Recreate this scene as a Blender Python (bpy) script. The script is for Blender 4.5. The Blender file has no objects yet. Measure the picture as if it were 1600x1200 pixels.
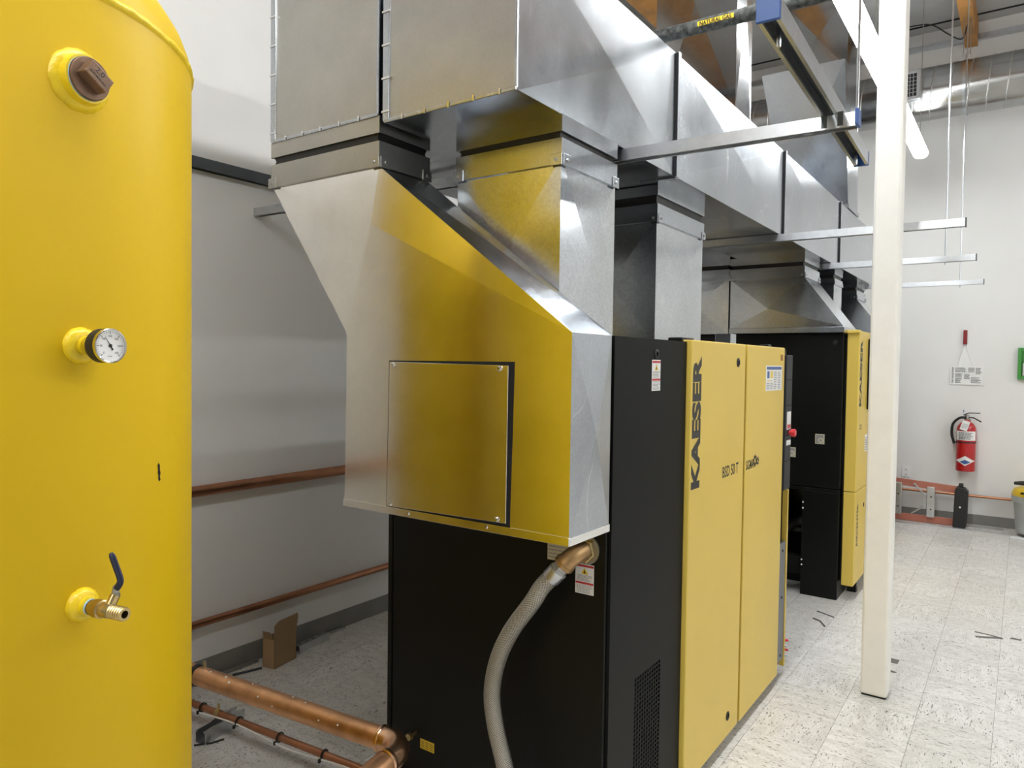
import bpy, bmesh, math, random
from mathutils import Vector, Matrix
random.seed(7)
S = bpy.context.scene
COL = S.collection
PI = math.pi

# ------------------------------------------------------------------ camera
cam_d = bpy.data.cameras.new('camera')
cam_d.sensor_fit = 'HORIZONTAL'; cam_d.sensor_width = 36.0
cam_d.lens = 1130.81 / 1600 * 36
cam_d.clip_start = 0.02; cam_d.clip_end = 60
cam = bpy.data.objects.new('camera', cam_d); COL.objects.link(cam)
R = Matrix(((0.81630953, -0.02806064, 0.57693271), (0.57746096, 0.016602, -0.81624948), (0.01332624, 0.99946835, 0.0297563)))
cam.matrix_world = Matrix.Translation((0, 0, 1.6)) @ R.to_4x4()
S.camera = cam
# ------------------------------------------------------------------ world, exposure, lamp strength
w = bpy.data.worlds.new('world'); S.world = w; w.use_nodes = True
w.node_tree.nodes['Background'].inputs[0].default_value = (0.8, 0.85, 0.9, 1)
w.node_tree.nodes['Background'].inputs[1].default_value = 0.05
S.view_settings.view_transform = 'Standard'; S.view_settings.look = 'None'
S.view_settings.gamma = 1.0; S.view_settings.use_curve_mapping = False
S.view_settings.exposure = 1.33
S.cycles.max_bounces = 8; S.cycles.diffuse_bounces = 5; S.cycles.glossy_bounces = 4; S.cycles.transmission_bounces = 2
LED_STRENGTH = 17.0
# hung LED strip lights (x, y0, y1, z); each is built as a fixture further down; near aisle ones and second row are unseen, added for brightness
LED_ROWS = [(x, ya, ya + 2.44, 3.60) for x in (-0.853, 2.9) for ya in (5.41, 2.93, 0.45, -2.03, -4.51) if not (x > 0 and ya < 0)]

# ------------------------------------------------------------------ node helpers / materials
MATS = {}
def newmat(name):
    m = bpy.data.materials.new(name); m.use_nodes = True
    nt = m.node_tree; b = nt.nodes['Principled BSDF']
    MATS[name] = m
    return m, nt, b
def N(nt, t, **k):
    n = nt.nodes.new(t)
    for a, v in k.items():
        if a.startswith('i_'): n.inputs[a[2:].replace('_', ' ')].default_value = v
        else: setattr(n, a, v)
    return n
def L(nt, a, b): nt.links.new(a, b)
def rgb(c): return (c[0], c[1], c[2], 1)
def ramp(nt, src, stops):
    r = N(nt, 'ShaderNodeValToRGB')
    e = r.color_ramp.elements
    while len(e) < len(stops): e.new(0.5)
    for i, (p, c) in enumerate(stops):
        e[i].position = p; e[i].color = rgb(c) if len(c) == 3 else c
    L(nt, src, r.inputs[0]); return r
def coords(nt, scale=(1, 1, 1), src='Object', rot=(0, 0, 0)):
    tc = N(nt, 'ShaderNodeTexCoord'); mp = N(nt, 'ShaderNodeMapping')
    mp.inputs['Scale'].default_value = scale; mp.inputs['Rotation'].default_value = rot
    L(nt, tc.outputs[src], mp.inputs[0]); return mp.outputs[0]
def plain(name, c, rough=0.5, metal=0.0, var=0.06, scale=8.0, bump=0.0, bscale=60.0, coat=0.0, spec=0.5):
    m, nt, b = newmat(name)
    v = coords(nt)
    n = N(nt, 'ShaderNodeTexNoise'); n.inputs['Scale'].default_value = scale; n.inputs['Detail'].default_value = 5
    L(nt, v, n.inputs['Vector'])
    lo = [max(0, x * (1 - var)) for x in c]; hi = [min(1, x * (1 + var)) for x in c]
    r = ramp(nt, n.outputs['Fac'], [(0.3, lo), (0.7, hi)])
    L(nt, r.outputs[0], b.inputs['Base Color'])
    b.inputs['Roughness'].default_value = rough; b.inputs['Metallic'].default_value = metal
    b.inputs['Coat Weight'].default_value = coat; b.inputs['Specular IOR Level'].default_value = spec
    if bump:
        n2 = N(nt, 'ShaderNodeTexNoise'); n2.inputs['Scale'].default_value = bscale; L(nt, v, n2.inputs['Vector'])
        bp = N(nt, 'ShaderNodeBump'); bp.inputs['Strength'].default_value = bump; bp.inputs['Distance'].default_value = 0.002
        L(nt, n2.outputs['Fac'], bp.inputs['Height']); L(nt, bp.outputs[0], b.inputs['Normal'])
    return m
def galv(name, c=(0.60, 0.61, 0.62), r0=0.22, r1=0.38, spangle=90.0, wav=0.05, contrast=0.22, scratch=0.5):
    m, nt, b = newmat(name)
    v = coords(nt)
    vo = N(nt, 'ShaderNodeTexVoronoi'); vo.inputs['Scale'].default_value = spangle; L(nt, v, vo.inputs['Vector'])
    bw = N(nt, 'ShaderNodeSeparateColor'); L(nt, vo.outputs['Color'], bw.inputs[0])
    n = N(nt, 'ShaderNodeTexNoise'); n.inputs['Scale'].default_value = 2.2; n.inputs['Detail'].default_value = 8; n.inputs['Roughness'].default_value = 0.65; L(nt, v, n.inputs['Vector'])
    mx = N(nt, 'ShaderNodeMix', data_type='RGBA', blend_type='MULTIPLY'); mx.inputs[0].default_value = 1.0
    r1c = ramp(nt, bw.outputs[0], [(0.0, (1 - contrast,) * 3), (1.0, (1.0,) * 3)])
    r2 = ramp(nt, n.outputs['Fac'], [(0.3, [x * 0.86 for x in c]), (0.7, [min(1, x * 1.12) for x in c])])
    L(nt, r2.outputs[0], mx.inputs[6]); L(nt, r1c.outputs[0], mx.inputs[7])
    # fine scratches: thin bands of a warped, stretched noise
    mp2 = N(nt, 'ShaderNodeMapping'); mp2.inputs['Rotation'].default_value = (0.5, 0.9, 0.4); mp2.inputs['Scale'].default_value = (2.0, 2.6, 0.9); L(nt, v, mp2.inputs[0])
    sn = N(nt, 'ShaderNodeTexNoise'); sn.inputs['Scale'].default_value = 2.4; sn.inputs['Detail'].default_value = 1.0; L(nt, mp2.outputs[0], sn.inputs['Vector'])
    sr_ = ramp(nt, sn.outputs['Fac'], [(0.493, (0, 0, 0)), (0.498, (1, 1, 1)), (0.503, (0, 0, 0))])
    gate = ramp(nt, n.outputs['Fac'], [(0.47, (0, 0, 0)), (0.56, (scratch,) * 3)])
    gm = N(nt, 'ShaderNodeMath', operation='MULTIPLY'); L(nt, sr_.outputs[0], gm.inputs[0]); L(nt, gate.outputs[0], gm.inputs[1])
    mz = N(nt, 'ShaderNodeMix', data_type='RGBA'); L(nt, gm.outputs[0], mz.inputs[0]); L(nt, mx.outputs[2], mz.inputs[6]); mz.inputs[7].default_value = (0.95, 0.95, 0.95, 1)
    L(nt, mz.outputs[2], b.inputs['Base Color'])
    b.inputs['Metallic'].default_value = 1.0
    rr = N(nt, 'ShaderNodeMapRange'); rr.inputs['To Min'].default_value = r0; rr.inputs['To Max'].default_value = r1
    rr.inputs['From Min'].default_value = 0.3; rr.inputs['From Max'].default_value = 0.7
    ad = N(nt, 'ShaderNodeMath', operation='MULTIPLY_ADD'); ad.inputs[1].default_value = 0.03
    L(nt, bw.outputs[1], ad.inputs[0]); L(nt, n.outputs['Fac'], rr.inputs['Value']); L(nt, rr.outputs[0], ad.inputs[2]); L(nt, ad.outputs[0], b.inputs['Roughness'])
    n3 = N(nt, 'ShaderNodeTexNoise'); n3.inputs['Scale'].default_value = 1.6; n3.inputs['Detail'].default_value = 1; L(nt, v, n3.inputs['Vector'])
    bp = N(nt, 'ShaderNodeBump'); bp.inputs['Strength'].default_value = wav; bp.inputs['Distance'].default_value = 0.05
    L(nt, n3.outputs['Fac'], bp.inputs['Height']); L(nt, bp.outputs[0], b.inputs['Normal'])
    return m
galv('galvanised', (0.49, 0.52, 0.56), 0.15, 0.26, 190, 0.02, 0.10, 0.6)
galv('galvanised_hood', (0.92, 0.915, 0.885), 0.10, 0.17, 300, 0.012, 0.05, 0.4)
galv('galvanised_satin', (0.47, 0.465, 0.44), 0.26, 0.38, 300, 0.012, 0.06, 0.0)
galv('galvanised_spangled', (0.62, 0.65, 0.68), 0.13, 0.22, 150, 0.012, 0.16, 0.3)
plain('zinc_strut', (0.60, 0.62, 0.64), 0.30, 1.0, var=0.06, scale=30)
galv('riser_metal', (0.42, 0.43, 0.44), 0.08, 0.13, 190, 0.01, 0.06, 0.2)
galv('spiral_metal', (0.40, 0.40, 0.395), 0.14, 0.24, 300, 0.02, 0.06, 0.2)
plain('tank_yellow', (0.66, 0.435, 0.007), 0.42, var=0.02, scale=3, bump=0.04, bscale=120, spec=0.2)
plain('weld_yellow', (0.80, 0.57, 0.012), 0.33, var=0.05, scale=60, bump=0.6, bscale=140)
plain('door_yellow', (0.68, 0.49, 0.085), 0.42, var=0.02, scale=5, bump=0.04, bscale=500)
plain('panel_black', (0.0036, 0.0039, 0.0030), 0.40, var=0.1, scale=12, bump=0.05, bscale=600, spec=0.25)
plain('panel_charcoal', (0.0075, 0.0080, 0.0074), 0.48, var=0.06, scale=10, bump=0.05, bscale=600, spec=0.10)
plain('panel_grey', (0.022, 0.024, 0.028), 0.5, spec=0.2)
plain('cover_grey', (0.14, 0.145, 0.155), 0.5)
plain('flex_black', (0.006, 0.006, 0.006), 0.45, bump=0.8, bscale=25)
plain('rubber_black', (0.012, 0.012, 0.012), 0.55)
plain('gap_black', (0.004, 0.004, 0.004), 0.9)
plain('wall_paint', (0.77, 0.765, 0.745), 0.6, var=0.02, scale=2.5, bump=0.15, bscale=220)
plain('column_paint', (0.82, 0.80, 0.745), 0.40, var=0.03, scale=10, bump=0.08, bscale=90)
plain('vinyl_grey', (0.215, 0.21, 0.195), 0.5, var=0.08)
plain('foil_insulation', (0.42, 0.425, 0.42), 0.5, var=0.10, scale=3, bump=0.5, bscale=9)
plain('wood_joist', (0.42, 0.20, 0.05), 0.6, var=0.25, scale=6)
plain('wood_girder', (0.26, 0.12, 0.045), 0.6, var=0.25, scale=6)
plain('copper_pipe', (0.70, 0.39, 0.205), 0.36, 1.0, var=0.22, scale=14)
plain('copper_dark', (0.46, 0.215, 0.12), 0.38, 1.0, var=0.15, scale=9)
plain('copper_bright', (0.88, 0.54, 0.34), 0.26, 1.0, var=0.15, scale=16)
plain('bronze', (0.42, 0.27, 0.13), 0.42, 1.0, var=0.12, scale=25, bump=0.2, bscale=300)
plain('brass', (0.55, 0.42, 0.20), 0.30, 1.0, var=0.1, scale=40)
plain('plug_brown', (0.185, 0.105, 0.062), 0.45, 0.35, var=0.15, scale=60, bump=0.3, bscale=400)
plain('chrome', (0.75, 0.75, 0.74), 0.14, 1.0, var=0.03)
plain('steel_dull', (0.42, 0.42, 0.41), 0.38, 1.0, var=0.1, scale=30)
plain('steel_dark', (0.085, 0.095, 0.10), 0.42, 0.5, var=0.1, scale=12)
plain('gas_pipe_steel', (0.075, 0.08, 0.076), 0.45, 0.3, var=0.9, scale=40)
plain('aluminium', (0.62, 0.63, 0.64), 0.35, 1.0, var=0.06, scale=20)
plain('blue_plastic', (0.025, 0.085, 0.30), 0.4)
plain('navy_vinyl', (0.010, 0.014, 0.040), 0.3)
plain('tape_blue', (0.35, 0.55, 0.8), 0.5)
plain('label_white', (0.80, 0.80, 0.79), 0.4, var=0.01)
plain('label_cream', (0.55, 0.50, 0.36), 0.5, var=0.03)
plain('label_yellow', (0.80, 0.56, 0.03), 0.4, var=0.02)
plain('label_red', (0.50, 0.03, 0.03), 0.4, var=0.02)
plain('label_blue', (0.04, 0.09, 0.28), 0.4, var=0.02)
plain('ink_black', (0.014, 0.013, 0.010), 0.5, var=0.02)
plain('ink_grey', (0.25, 0.25, 0.25), 0.5, var=0.02)
plain('red_paint', (0.43, 0.012, 0.016), 0.25, var=0.04, coat=0.3)
plain('red_dark', (0.22, 0.008, 0.010), 0.4)
plain('red_plastic', (0.62, 0.03, 0.035), 0.35)
plain('fiberglass_orange', (0.44, 0.155, 0.105), 0.5, var=0.08)
plain('green_plastic', (0.05, 0.27, 0.045), 0.4)
plain('bucket_grey', (0.40, 0.42, 0.42), 0.45)
plain('bucket_yellow', (0.78, 0.53, 0.03), 0.4)
plain('cardboard', (0.36, 0.235, 0.125), 0.75, var=0.05, scale=20)
plain('cardboard_inside', (0.26, 0.165, 0.085), 0.8, var=0.05, scale=20)
plain('paper_white', (0.80, 0.80, 0.79), 0.6, var=0.01)
plain('scuff_grey', (0.13, 0.12, 0.11), 0.7, var=0.3, scale=80)
plain('grout_dark', (0.16, 0.15, 0.135), 0.8)
def led_mat():
    m, nt, b = newmat('led_diffuser')
    b.inputs['Base Color'].default_value = (0.9, 0.9, 0.9, 1)
    b.inputs['Emission Color'].default_value = (0.955, 0.985, 1.0, 1)
    b.inputs['Emission Strength'].default_value = LED_STRENGTH
led_mat()
plain('fixture_white', (0.75, 0.75, 0.74), 0.4)
def braid_mat():
    m, nt, b = newmat('braided_steel')
    uv = N(nt, 'ShaderNodeUVMap')
    outs = []
    for s in (1, -1):
        mp = N(nt, 'ShaderNodeMapping'); mp.inputs['Rotation'].default_value = (0, 0, s * 0.78)
        mp.inputs['Scale'].default_value = (1, 1, 1); L(nt, uv.outputs[0], mp.inputs[0])
        wv = N(nt, 'ShaderNodeTexWave'); wv.inputs['Scale'].default_value = 62; L(nt, mp.outputs[0], wv.inputs[0]); outs.append(wv.outputs['Fac'])
    mm = N(nt, 'ShaderNodeMath', operation='MAXIMUM'); L(nt, outs[0], mm.inputs[0]); L(nt, outs[1], mm.inputs[1])
    r = ramp(nt, mm.outputs[0], [(0.55, (0.13, 0.12, 0.10)), (0.95, (0.60, 0.57, 0.50))])
    L(nt, r.outputs[0], b.inputs['Base Color']); b.inputs['Metallic'].default_value = 0.75; b.inputs['Roughness'].default_value = 0.38
    bp = N(nt, 'ShaderNodeBump'); bp.inputs['Strength'].default_value = 0.7; bp.inputs['Distance'].default_value = 0.002
    L(nt, mm.outputs[0], bp.inputs['Height']); L(nt, bp.outputs[0], b.inputs['Normal'])
braid_mat()
def tile_mat():
    m, nt, b = newmat('vinyl_tile')
    oi = N(nt, 'ShaderNodeObjectInfo'); tc = N(nt, 'ShaderNodeTexCoord')
    mul = N(nt, 'ShaderNodeVectorMath', operation='MULTIPLY_ADD')
    cmb = N(nt, 'ShaderNodeCombineXYZ')
    for i, k in enumerate((37.0, 91.0, 17.0)):
        mt = N(nt, 'ShaderNodeMath', operation='MULTIPLY'); mt.inputs[1].default_value = k
        L(nt, oi.outputs['Random'], mt.inputs[0]); L(nt, mt.outputs[0], cmb.inputs[i])
    mul.inputs[1].default_value = (1, 1, 1)
    L(nt, tc.outputs['Object'], mul.inputs[0]); L(nt, cmb.outputs[0], mul.inputs[2])
    def fleck(sx, sy, det, lo, hi):
        mp = N(nt, 'ShaderNodeMapping'); mp.inputs['Scale'].default_value = (sx, sy, 1); L(nt, mul.outputs[0], mp.inputs[0])
        n = N(nt, 'ShaderNodeTexNoise'); n.inputs['Scale'].default_value = 1.0; n.inputs['Detail'].default_value = det; L(nt, mp.outputs[0], n.inputs['Vector'])
        return ramp(nt, n.outputs['Fac'], [(lo, (0, 0, 0)), (hi, (1, 1, 1))]).outputs[0]
    f1 = fleck(42, 150, 2.0, 0.635, 0.665); f2 = fleck(70, 260, 2.0, 0.57, 0.63); f3 = fleck(9, 30, 5, 0.40, 0.62)
    base = ramp(nt, oi.outputs['Random'], [(0.0, (0.64, 0.625, 0.595)), (1.0, (0.72, 0.705, 0.68))]).outputs[0]
    def mix(fac, a, c):
        x = N(nt, 'ShaderNodeMix', data_type='RGBA'); L(nt, fac, x.inputs[0]); L(nt, a, x.inputs[6]); x.inputs[7].default_value = rgb(c); return x.outputs[2]
    def scaled(fac, k):
        x = N(nt, 'ShaderNodeMath', operation='MULTIPLY'); L(nt, fac, x.inputs[0]); x.inputs[1].default_value = k; return x.outputs[0]
    c = mix(scaled(f3, 0.45), base, (0.47, 0.455, 0.42)); c = mix(scaled(f2, 0.55), c, (0.33, 0.315, 0.29)); c = mix(scaled(f1, 0.92), c, (0.085, 0.08, 0.07))
    L(nt, c, b.inputs['Base Color']); b.inputs['Roughness'].default_value = 0.36
tile_mat()

# ------------------------------------------------------------------ mesh builder
ORG = {}
class MB:
    def __init__(s, M=None): s.v = []; s.f = []; s.M = M; s.uv = {}
    def p(s, *c):
        q = Vector(c) if len(c) == 3 else Vector(c[0])
        if s.M: q = s.M @ q
        s.v.append(q); return len(s.v) - 1
    def quad(s, *pts): s.f.append([s.p(Vector(q)) for q in pts]); return s
    def box(s, x0, x1, y0, y1, z0, z1):
        i = [s.p(x, y, z) for z in (z0, z1) for x, y in ((x0, y0), (x1, y0), (x1, y1), (x0, y1))]
        for q in ((3, 2, 1, 0), (4, 5, 6, 7), (0, 1, 5, 4), (1, 2, 6, 5), (2, 3, 7, 6), (3, 0, 4, 7)): s.f.append([i[k] for k in q])
        return s
    def ring(s, c, u, v, r, n, ry=None):
        ry = ry or r
        return [s.p(Vector(c) + u * (r * math.cos(2 * PI * k / n)) + v * (ry * math.sin(2 * PI * k / n))) for k in range(n)]
    def bridge(s, a, b):
        n = len(a)
        for k in range(n): s.f.append([a[k], a[(k + 1) % n], b[(k + 1) % n], b[k]])
    def lathe(s, o, ax, prof, n=32, caps=True):
        """prof: list of (distance along ax, radius)"""
        o = Vector(o); ax = Vector(ax).normalized(); u = ax.orthogonal().normalized(); v = ax.cross(u)
        rs = [s.ring(o + ax * d, u, v, max(r, 1e-5), n) for d, r in prof]
        for a, b in zip(rs, rs[1:]): s.bridge(a, b)
        if caps: s.f.append(rs[0][::-1]); s.f.append(rs[-1])
        return s
    def cyl(s, a, b, r, n=20, r2=None):
        a = Vector(a); b = Vector(b)
        return s.lathe(a, b - a, [(0, r), ((b - a).length, r if r2 is None else r2)], n)
    def tube(s, pts, r, n=14, caps=True, flat=1.0, uv=False):
        pts = [Vector(q) for q in pts]; rs = []
        t0 = (pts[1] - pts[0]).normalized(); u = t0.orthogonal().normalized(); ln = 0
        for i, q in enumerate(pts):
            t = (pts[min(i + 1, len(pts) - 1)] - pts[max(i - 1, 0)]).normalized()
            u = (u - t * u.dot(t)).normalized(); v = t.cross(u)
            rr = r[i] if isinstance(r, (list, tuple)) else r
            rg = s.ring(q, u, v, rr, n, rr * flat)
            if i: ln += (pts[i] - pts[i - 1]).length
            for k, idx in enumerate(rg): s.uv[idx] = (k / n * 2 * PI * rr, ln)
            rs.append(rg)
        for a, b in zip(rs, rs[1:]): s.bridge(a, b)
        if caps: s.f.append(rs[0][::-1]); s.f.append(rs[-1])
        return s
    def prism(s, prof, a, b, u, v):
        """closed profile (list of (pu,pv)) swept from a to b"""
        a = Vector(a); b = Vector(b); u = Vector(u); v = Vector(v)
        r0 = [s.p(a + u * x + v * y) for x, y in prof]; r1 = [s.p(b + u * x + v * y) for x, y in prof]
        s.bridge(r0, r1); s.f.append(r0[::-1]); s.f.append(r1); return s
    def xface(s, a, b, c, d, h, cen=None):
        """cross-broken sheet: four facets meeting at a raised centre"""
        a, b, c, d = map(Vector, (a, b, c, d)); nn = (b - a).cross(d - a).normalized()
        m = Vector(cen) if cen else (a + b + c + d) / 4
        m = m + nn * h
        for p, q in ((a, b), (b, c), (c, d), (d, a)): s.f.append([s.p(p), s.p(q), s.p(m)])
        return s
    def build(s, name, mat, parent=None, smooth=None, bevel=0.0, origin=None, merge=True, label=None):
        if parent is not None: o = ORG[parent.name]
        elif origin is not None: o = Vector(origin)
        else:
            lo = [min(q[k] for q in s.v) for k in range(3)]; hi = [max(q[k] for q in s.v) for k in range(3)]
            o = Vector(((lo[0] + hi[0]) / 2, (lo[1] + hi[1]) / 2, lo[2]))
        me = bpy.data.meshes.new(name)
        me.from_pydata([q - o for q in s.v], [], s.f); me.materials.append(MATS[mat] if isinstance(mat, str) else mat)
        if s.uv:
            ul = me.uv_layers.new(name='UVMap')
            for lp in me.loops: ul.data[lp.index].uv = s.uv.get(lp.vertex_index, (0, 0))
        elif merge:
            bm = bmesh.new(); bm.from_mesh(me); bmesh.ops.remove_doubles(bm, verts=bm.verts, dist=1e-5)
            bmesh.ops.recalc_face_normals(bm, faces=bm.faces); bm.to_mesh(me); bm.free()
        if smooth is not None:
            me.polygons.foreach_set('use_smooth', [True] * len(me.polygons)); me.set_sharp_from_angle(angle=math.radians(smooth))
        ob = bpy.data.objects.new(name, me); COL.objects.link(ob)
        if parent is None: ob.location = o
        else: ob.parent = parent
        ORG[ob.name] = o
        if bevel:
            bv = ob.modifiers.new('bevel', 'BEVEL'); bv.width = bevel; bv.segments = 2; bv.limit_method = 'ANGLE'; bv.angle_limit = math.radians(40)
        if label: ob['label'] = label
        return ob
def thing(name, label, cat, loc, group=None):
    o = bpy.data.objects.new(name, None); COL.objects.link(o); o.location = loc; o.empty_display_size = 0.05
    ORG[o.name] = Vector(loc); return tag(o, label, cat, group)
def tag(o, label, cat, group=None):
    o['label'] = label; o['category'] = cat
    if group: o['group'] = group
    return o
def struct(o, label=None):
    o['kind'] = 'structure'
    if label: o['label'] = label
    return o
X_, Y_, Z_ = Vector((1, 0, 0)), Vector((0, 1, 0)), Vector((0, 0, 1))
def frame(o, u, v):
    u = Vector(u).normalized(); v = Vector(v).normalized(); n = u.cross(v)
    M = Matrix((u, v, n)).transposed().to_4x4(); M.translation = Vector(o); return M
def text(s, name, mat, parent, M, w=None, h=None, bold=0.0, depth=0.0006):
    cu = bpy.data.curves.new(name, 'FONT'); cu.body = s; cu.size = 1.0; cu.extrude = 0.0; cu.offset = bold
    cu.resolution_u = 3
    to = bpy.data.objects.new(name, cu); COL.objects.link(to)
    bpy.context.view_layer.update()
    me = bpy.data.meshes.new_from_object(to.evaluated_get(bpy.context.evaluated_depsgraph_get()))
    bpy.data.objects.remove(to); bpy.data.curves.remove(cu)
    xs = [q.co.x for q in me.vertices]; ys = [q.co.y for q in me.vertices]
    x0, x1, y0, y1 = min(xs), max(xs), min(ys), max(ys)
    sy = h / (y1 - y0); sx = (w / (x1 - x0)) if w else sy
    o = ORG[parent.name]
    for q in me.vertices:
        q.co = (M @ Vector(((q.co.x - x0) * sx, (q.co.y - y0) * sy, depth))) - o
    me.name = name; me.materials.clear(); me.materials.append(MATS[mat])
    ob = bpy.data.objects.new(name, me); COL.objects.link(ob); ob.parent = parent; ORG[ob.name] = o
    return ob
def lines(name, mat, parent, M, w, h, n, seed=1, t=0.0012, fill=0.5):
    """rows of tiny print"""
    rd = random.Random(seed); b = MB(M)
    for i in range(n):
        y = h * (i + 0.25) / n; x = 0
        L_ = w * (0.7 + 0.3 * rd.random())
        while x < L_:
            k = w * rd.uniform(0.06, 0.16); b.quad((x, y, t), (min(x + k, w), y, t), (min(x + k, w), y + h / n * fill, t), (x, y + h / n * fill, t)); x += k + w * 0.03
    return b.build(name, mat, parent)
def warning_label(parent, M, w, h, seed=1):
    lb = MB(M).box(0, w, 0, h, 0, 0.0008).build('warning_label', 'label_white', parent, label='white safety label with two red bands and a warning triangle')
    for z in (0.93, 0.36): MB(M).box(0.02 * w, 0.98 * w, (z - .035) * h, (z + .035) * h, 0, 0.0011).build('red_band', 'label_red', lb)
    b = MB(M); t = 0.0012
    b.f.append([b.p(w * .3, h * .66, t), b.p(w * .7, h * .66, t), b.p(w * .5, h * .87, t)]); b.build('warning_triangle', 'label_yellow', lb)
    b = MB(M); b.f.append([b.p(w * .44, h * .69, .0016), b.p(w * .56, h * .69, .0016), b.p(w * .5, h * .81, .0016)]); b.build('triangle_symbol', 'ink_black', lb)
    lines('fine_print', 'ink_grey', lb, M @ Matrix.Translation((w * .07, h * .42, 0)), w * .86, h * .22, 6, seed)
    lines('fine_print', 'ink_grey', lb, M @ Matrix.Translation((w * .07, h * .03, 0)), w * .86, h * .28, 7, seed + 1)
    return lb
def arc(c, a, b, r, t0, t1, n=10):
    c = Vector(c); a = Vector(a); b = Vector(b)
    return [c + a * (r * math.cos(t0 + (t1 - t0) * i / n)) + b * (r * math.sin(t0 + (t1 - t0) * i / n)) for i in range(n + 1)]
def spline(pts, n=8):
    pts = [Vector(q) for q in pts]; out = []
    P = [pts[0] * 2 - pts[1]] + pts + [pts[-1] * 2 - pts[-2]]
    for i in range(1, len(P) - 2):
        for k in range(n):
            t = k / n; a, b, c, d = P[i - 1:i + 3]
            out.append(0.5 * ((2 * b) + (c - a) * t + (2 * a - 5 * b + 4 * c - d) * t * t + (3 * b - a - 3 * c + d) * t ** 3))
    return out + [pts[-1]]

# ================================================================== STRUCTURE
XL, XR, YF, YB, ZC = -3.30, 5.4, 8.80, -4.8, 5.12
TP = 0.293
floor = struct(MB().box(XL - .1, XR + .1, YB - .1, YF + .1, -0.12, -0.0032).build('floor', 'grout_dark', origin=(0, 0, 0)), 'grey white flecked vinyl tile floor')
def in_view(x, y):
    q = R.transposed() @ Vector((x, y, -1.6))
    if q.z > -0.3: return False
    px = 800 + 1130.8 * q.x / -q.z; py = 600 - 1130.8 * q.y / -q.z
    return -60 < px < 1680 and py < 1300
tile_me = None; rest = MB()
x0 = -0.36 - TP * 11; y0 = 4.05 - TP * 31
for i in range(40):
    for j in range(49):
        ax, ay = x0 + i * TP, y0 + j * TP; bx, by = ax + TP, ay + TP
        ax, ay, bx, by = max(ax, XL), max(ay, YB), min(bx, XR), min(by, YF)
        if bx - ax < 0.02 or by - ay < 0.02: continue
        g = 0.0007
        cx, cy = (ax + bx) / 2, (ay + by) / 2
        under = -1.95 < cx < -0.98 and 1.9 < cy < 8.2 and not (3.9 < cy < 5.3)
        vis = in_view(cx, cy) and cx < 0.35 and not under and cx > XL
        full = abs(bx - ax - TP) < 1e-4 and abs(by - ay - TP) < 1e-4
        if not vis:
            rest.box(ax + g, bx - g, ay + g, by - g, -0.0032, 0.0); continue
        if full and tile_me:
            t = bpy.data.objects.new('floor_tile', tile_me); COL.objects.link(t); t.parent = floor
            t.location = (cx, cy, 0); t.rotation_euler.z = ((i + j) % 2) * PI / 2 + random.choice((0, PI))
        else:
            hx, hy = (bx - ax) / 2 - g, (by - ay) / 2 - g
            t = MB().box(-hx, hx, -hy, hy, -0.0032, 0.0).build('floor_tile', 'vinyl_tile', None, origin=(0, 0, 0))
            t.parent = floor; t.location = (cx, cy, 0)
            if full: tile_me = t.data
o = rest.build('floor_tiles', 'vinyl_tile', floor, merge=False); o['kind'] = 'stuff'
T = 0.12
struct(MB().box(XL - T, XL, YB - T, YF + T, -0.1, ZC + .2).build('wall_left', 'wall_paint'))
struct(MB().box(XL, XR, YF, YF + T, -0.1, ZC + .2).build('wall_far', 'wall_paint'))
struct(MB().box(XR, XR + T, YB - T, YF + T, -0.1, ZC + .2).build('wall_right', 'wall_paint'))
struct(MB().box(XL, XR, YB - T, YB, -0.1, ZC + .2).build('wall_back', 'wall_paint'))
ceil = struct(MB().box(XL, XR, YB, YF, ZC, ZC + .1).build('ceiling', 'foil_insulation'))
for k in range(11):                       # sagging seams of the insulation batts
    y = -3.6 + k * 1.22
    MB().box(XL, XR, y - .012, y + .012, ZC - .008, ZC).build('insulation_seam', 'gap_black', ceil)
for k in range(6):
    x = -2.97 + k * 1.22
    MB().box(x - .055, x + .055, YB, YF, ZC - .24, ZC - .001).build('ceiling_joist', 'wood_joist', ceil)
MB().box(XL, XR, -1.9, -1.45, ZC - .95, ZC - .25).build('girder', 'wood_girder', ceil)
struct(MB().box(XL, XL + .008, YB, YF, 0, .102).build('baseboard_left', 'vinyl_grey'))
struct(MB().box(XL + .008, XR, YF - .008, YF, 0, .102).build('baseboard_far', 'vinyl_grey'))
# channel track along the top of the far wall
struct(MB().box(XL, XR, YF - .045, YF, 4.93, 4.985).build('trim_1', 'zinc_strut'), 'long zinc channel fixed along the top of the far wall')

# painted steel column
o = MB().box(-.612, -.494, 3.85, 3.97, 0.006, ZC).build('column', 'column_paint', bevel=0.012)
struct(o, 'square white painted steel column with rounded corners')
MB().box(-.606, -.500, 3.856, 3.964, 0, .008).build('column_foot', 'gap_black', o)

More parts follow.
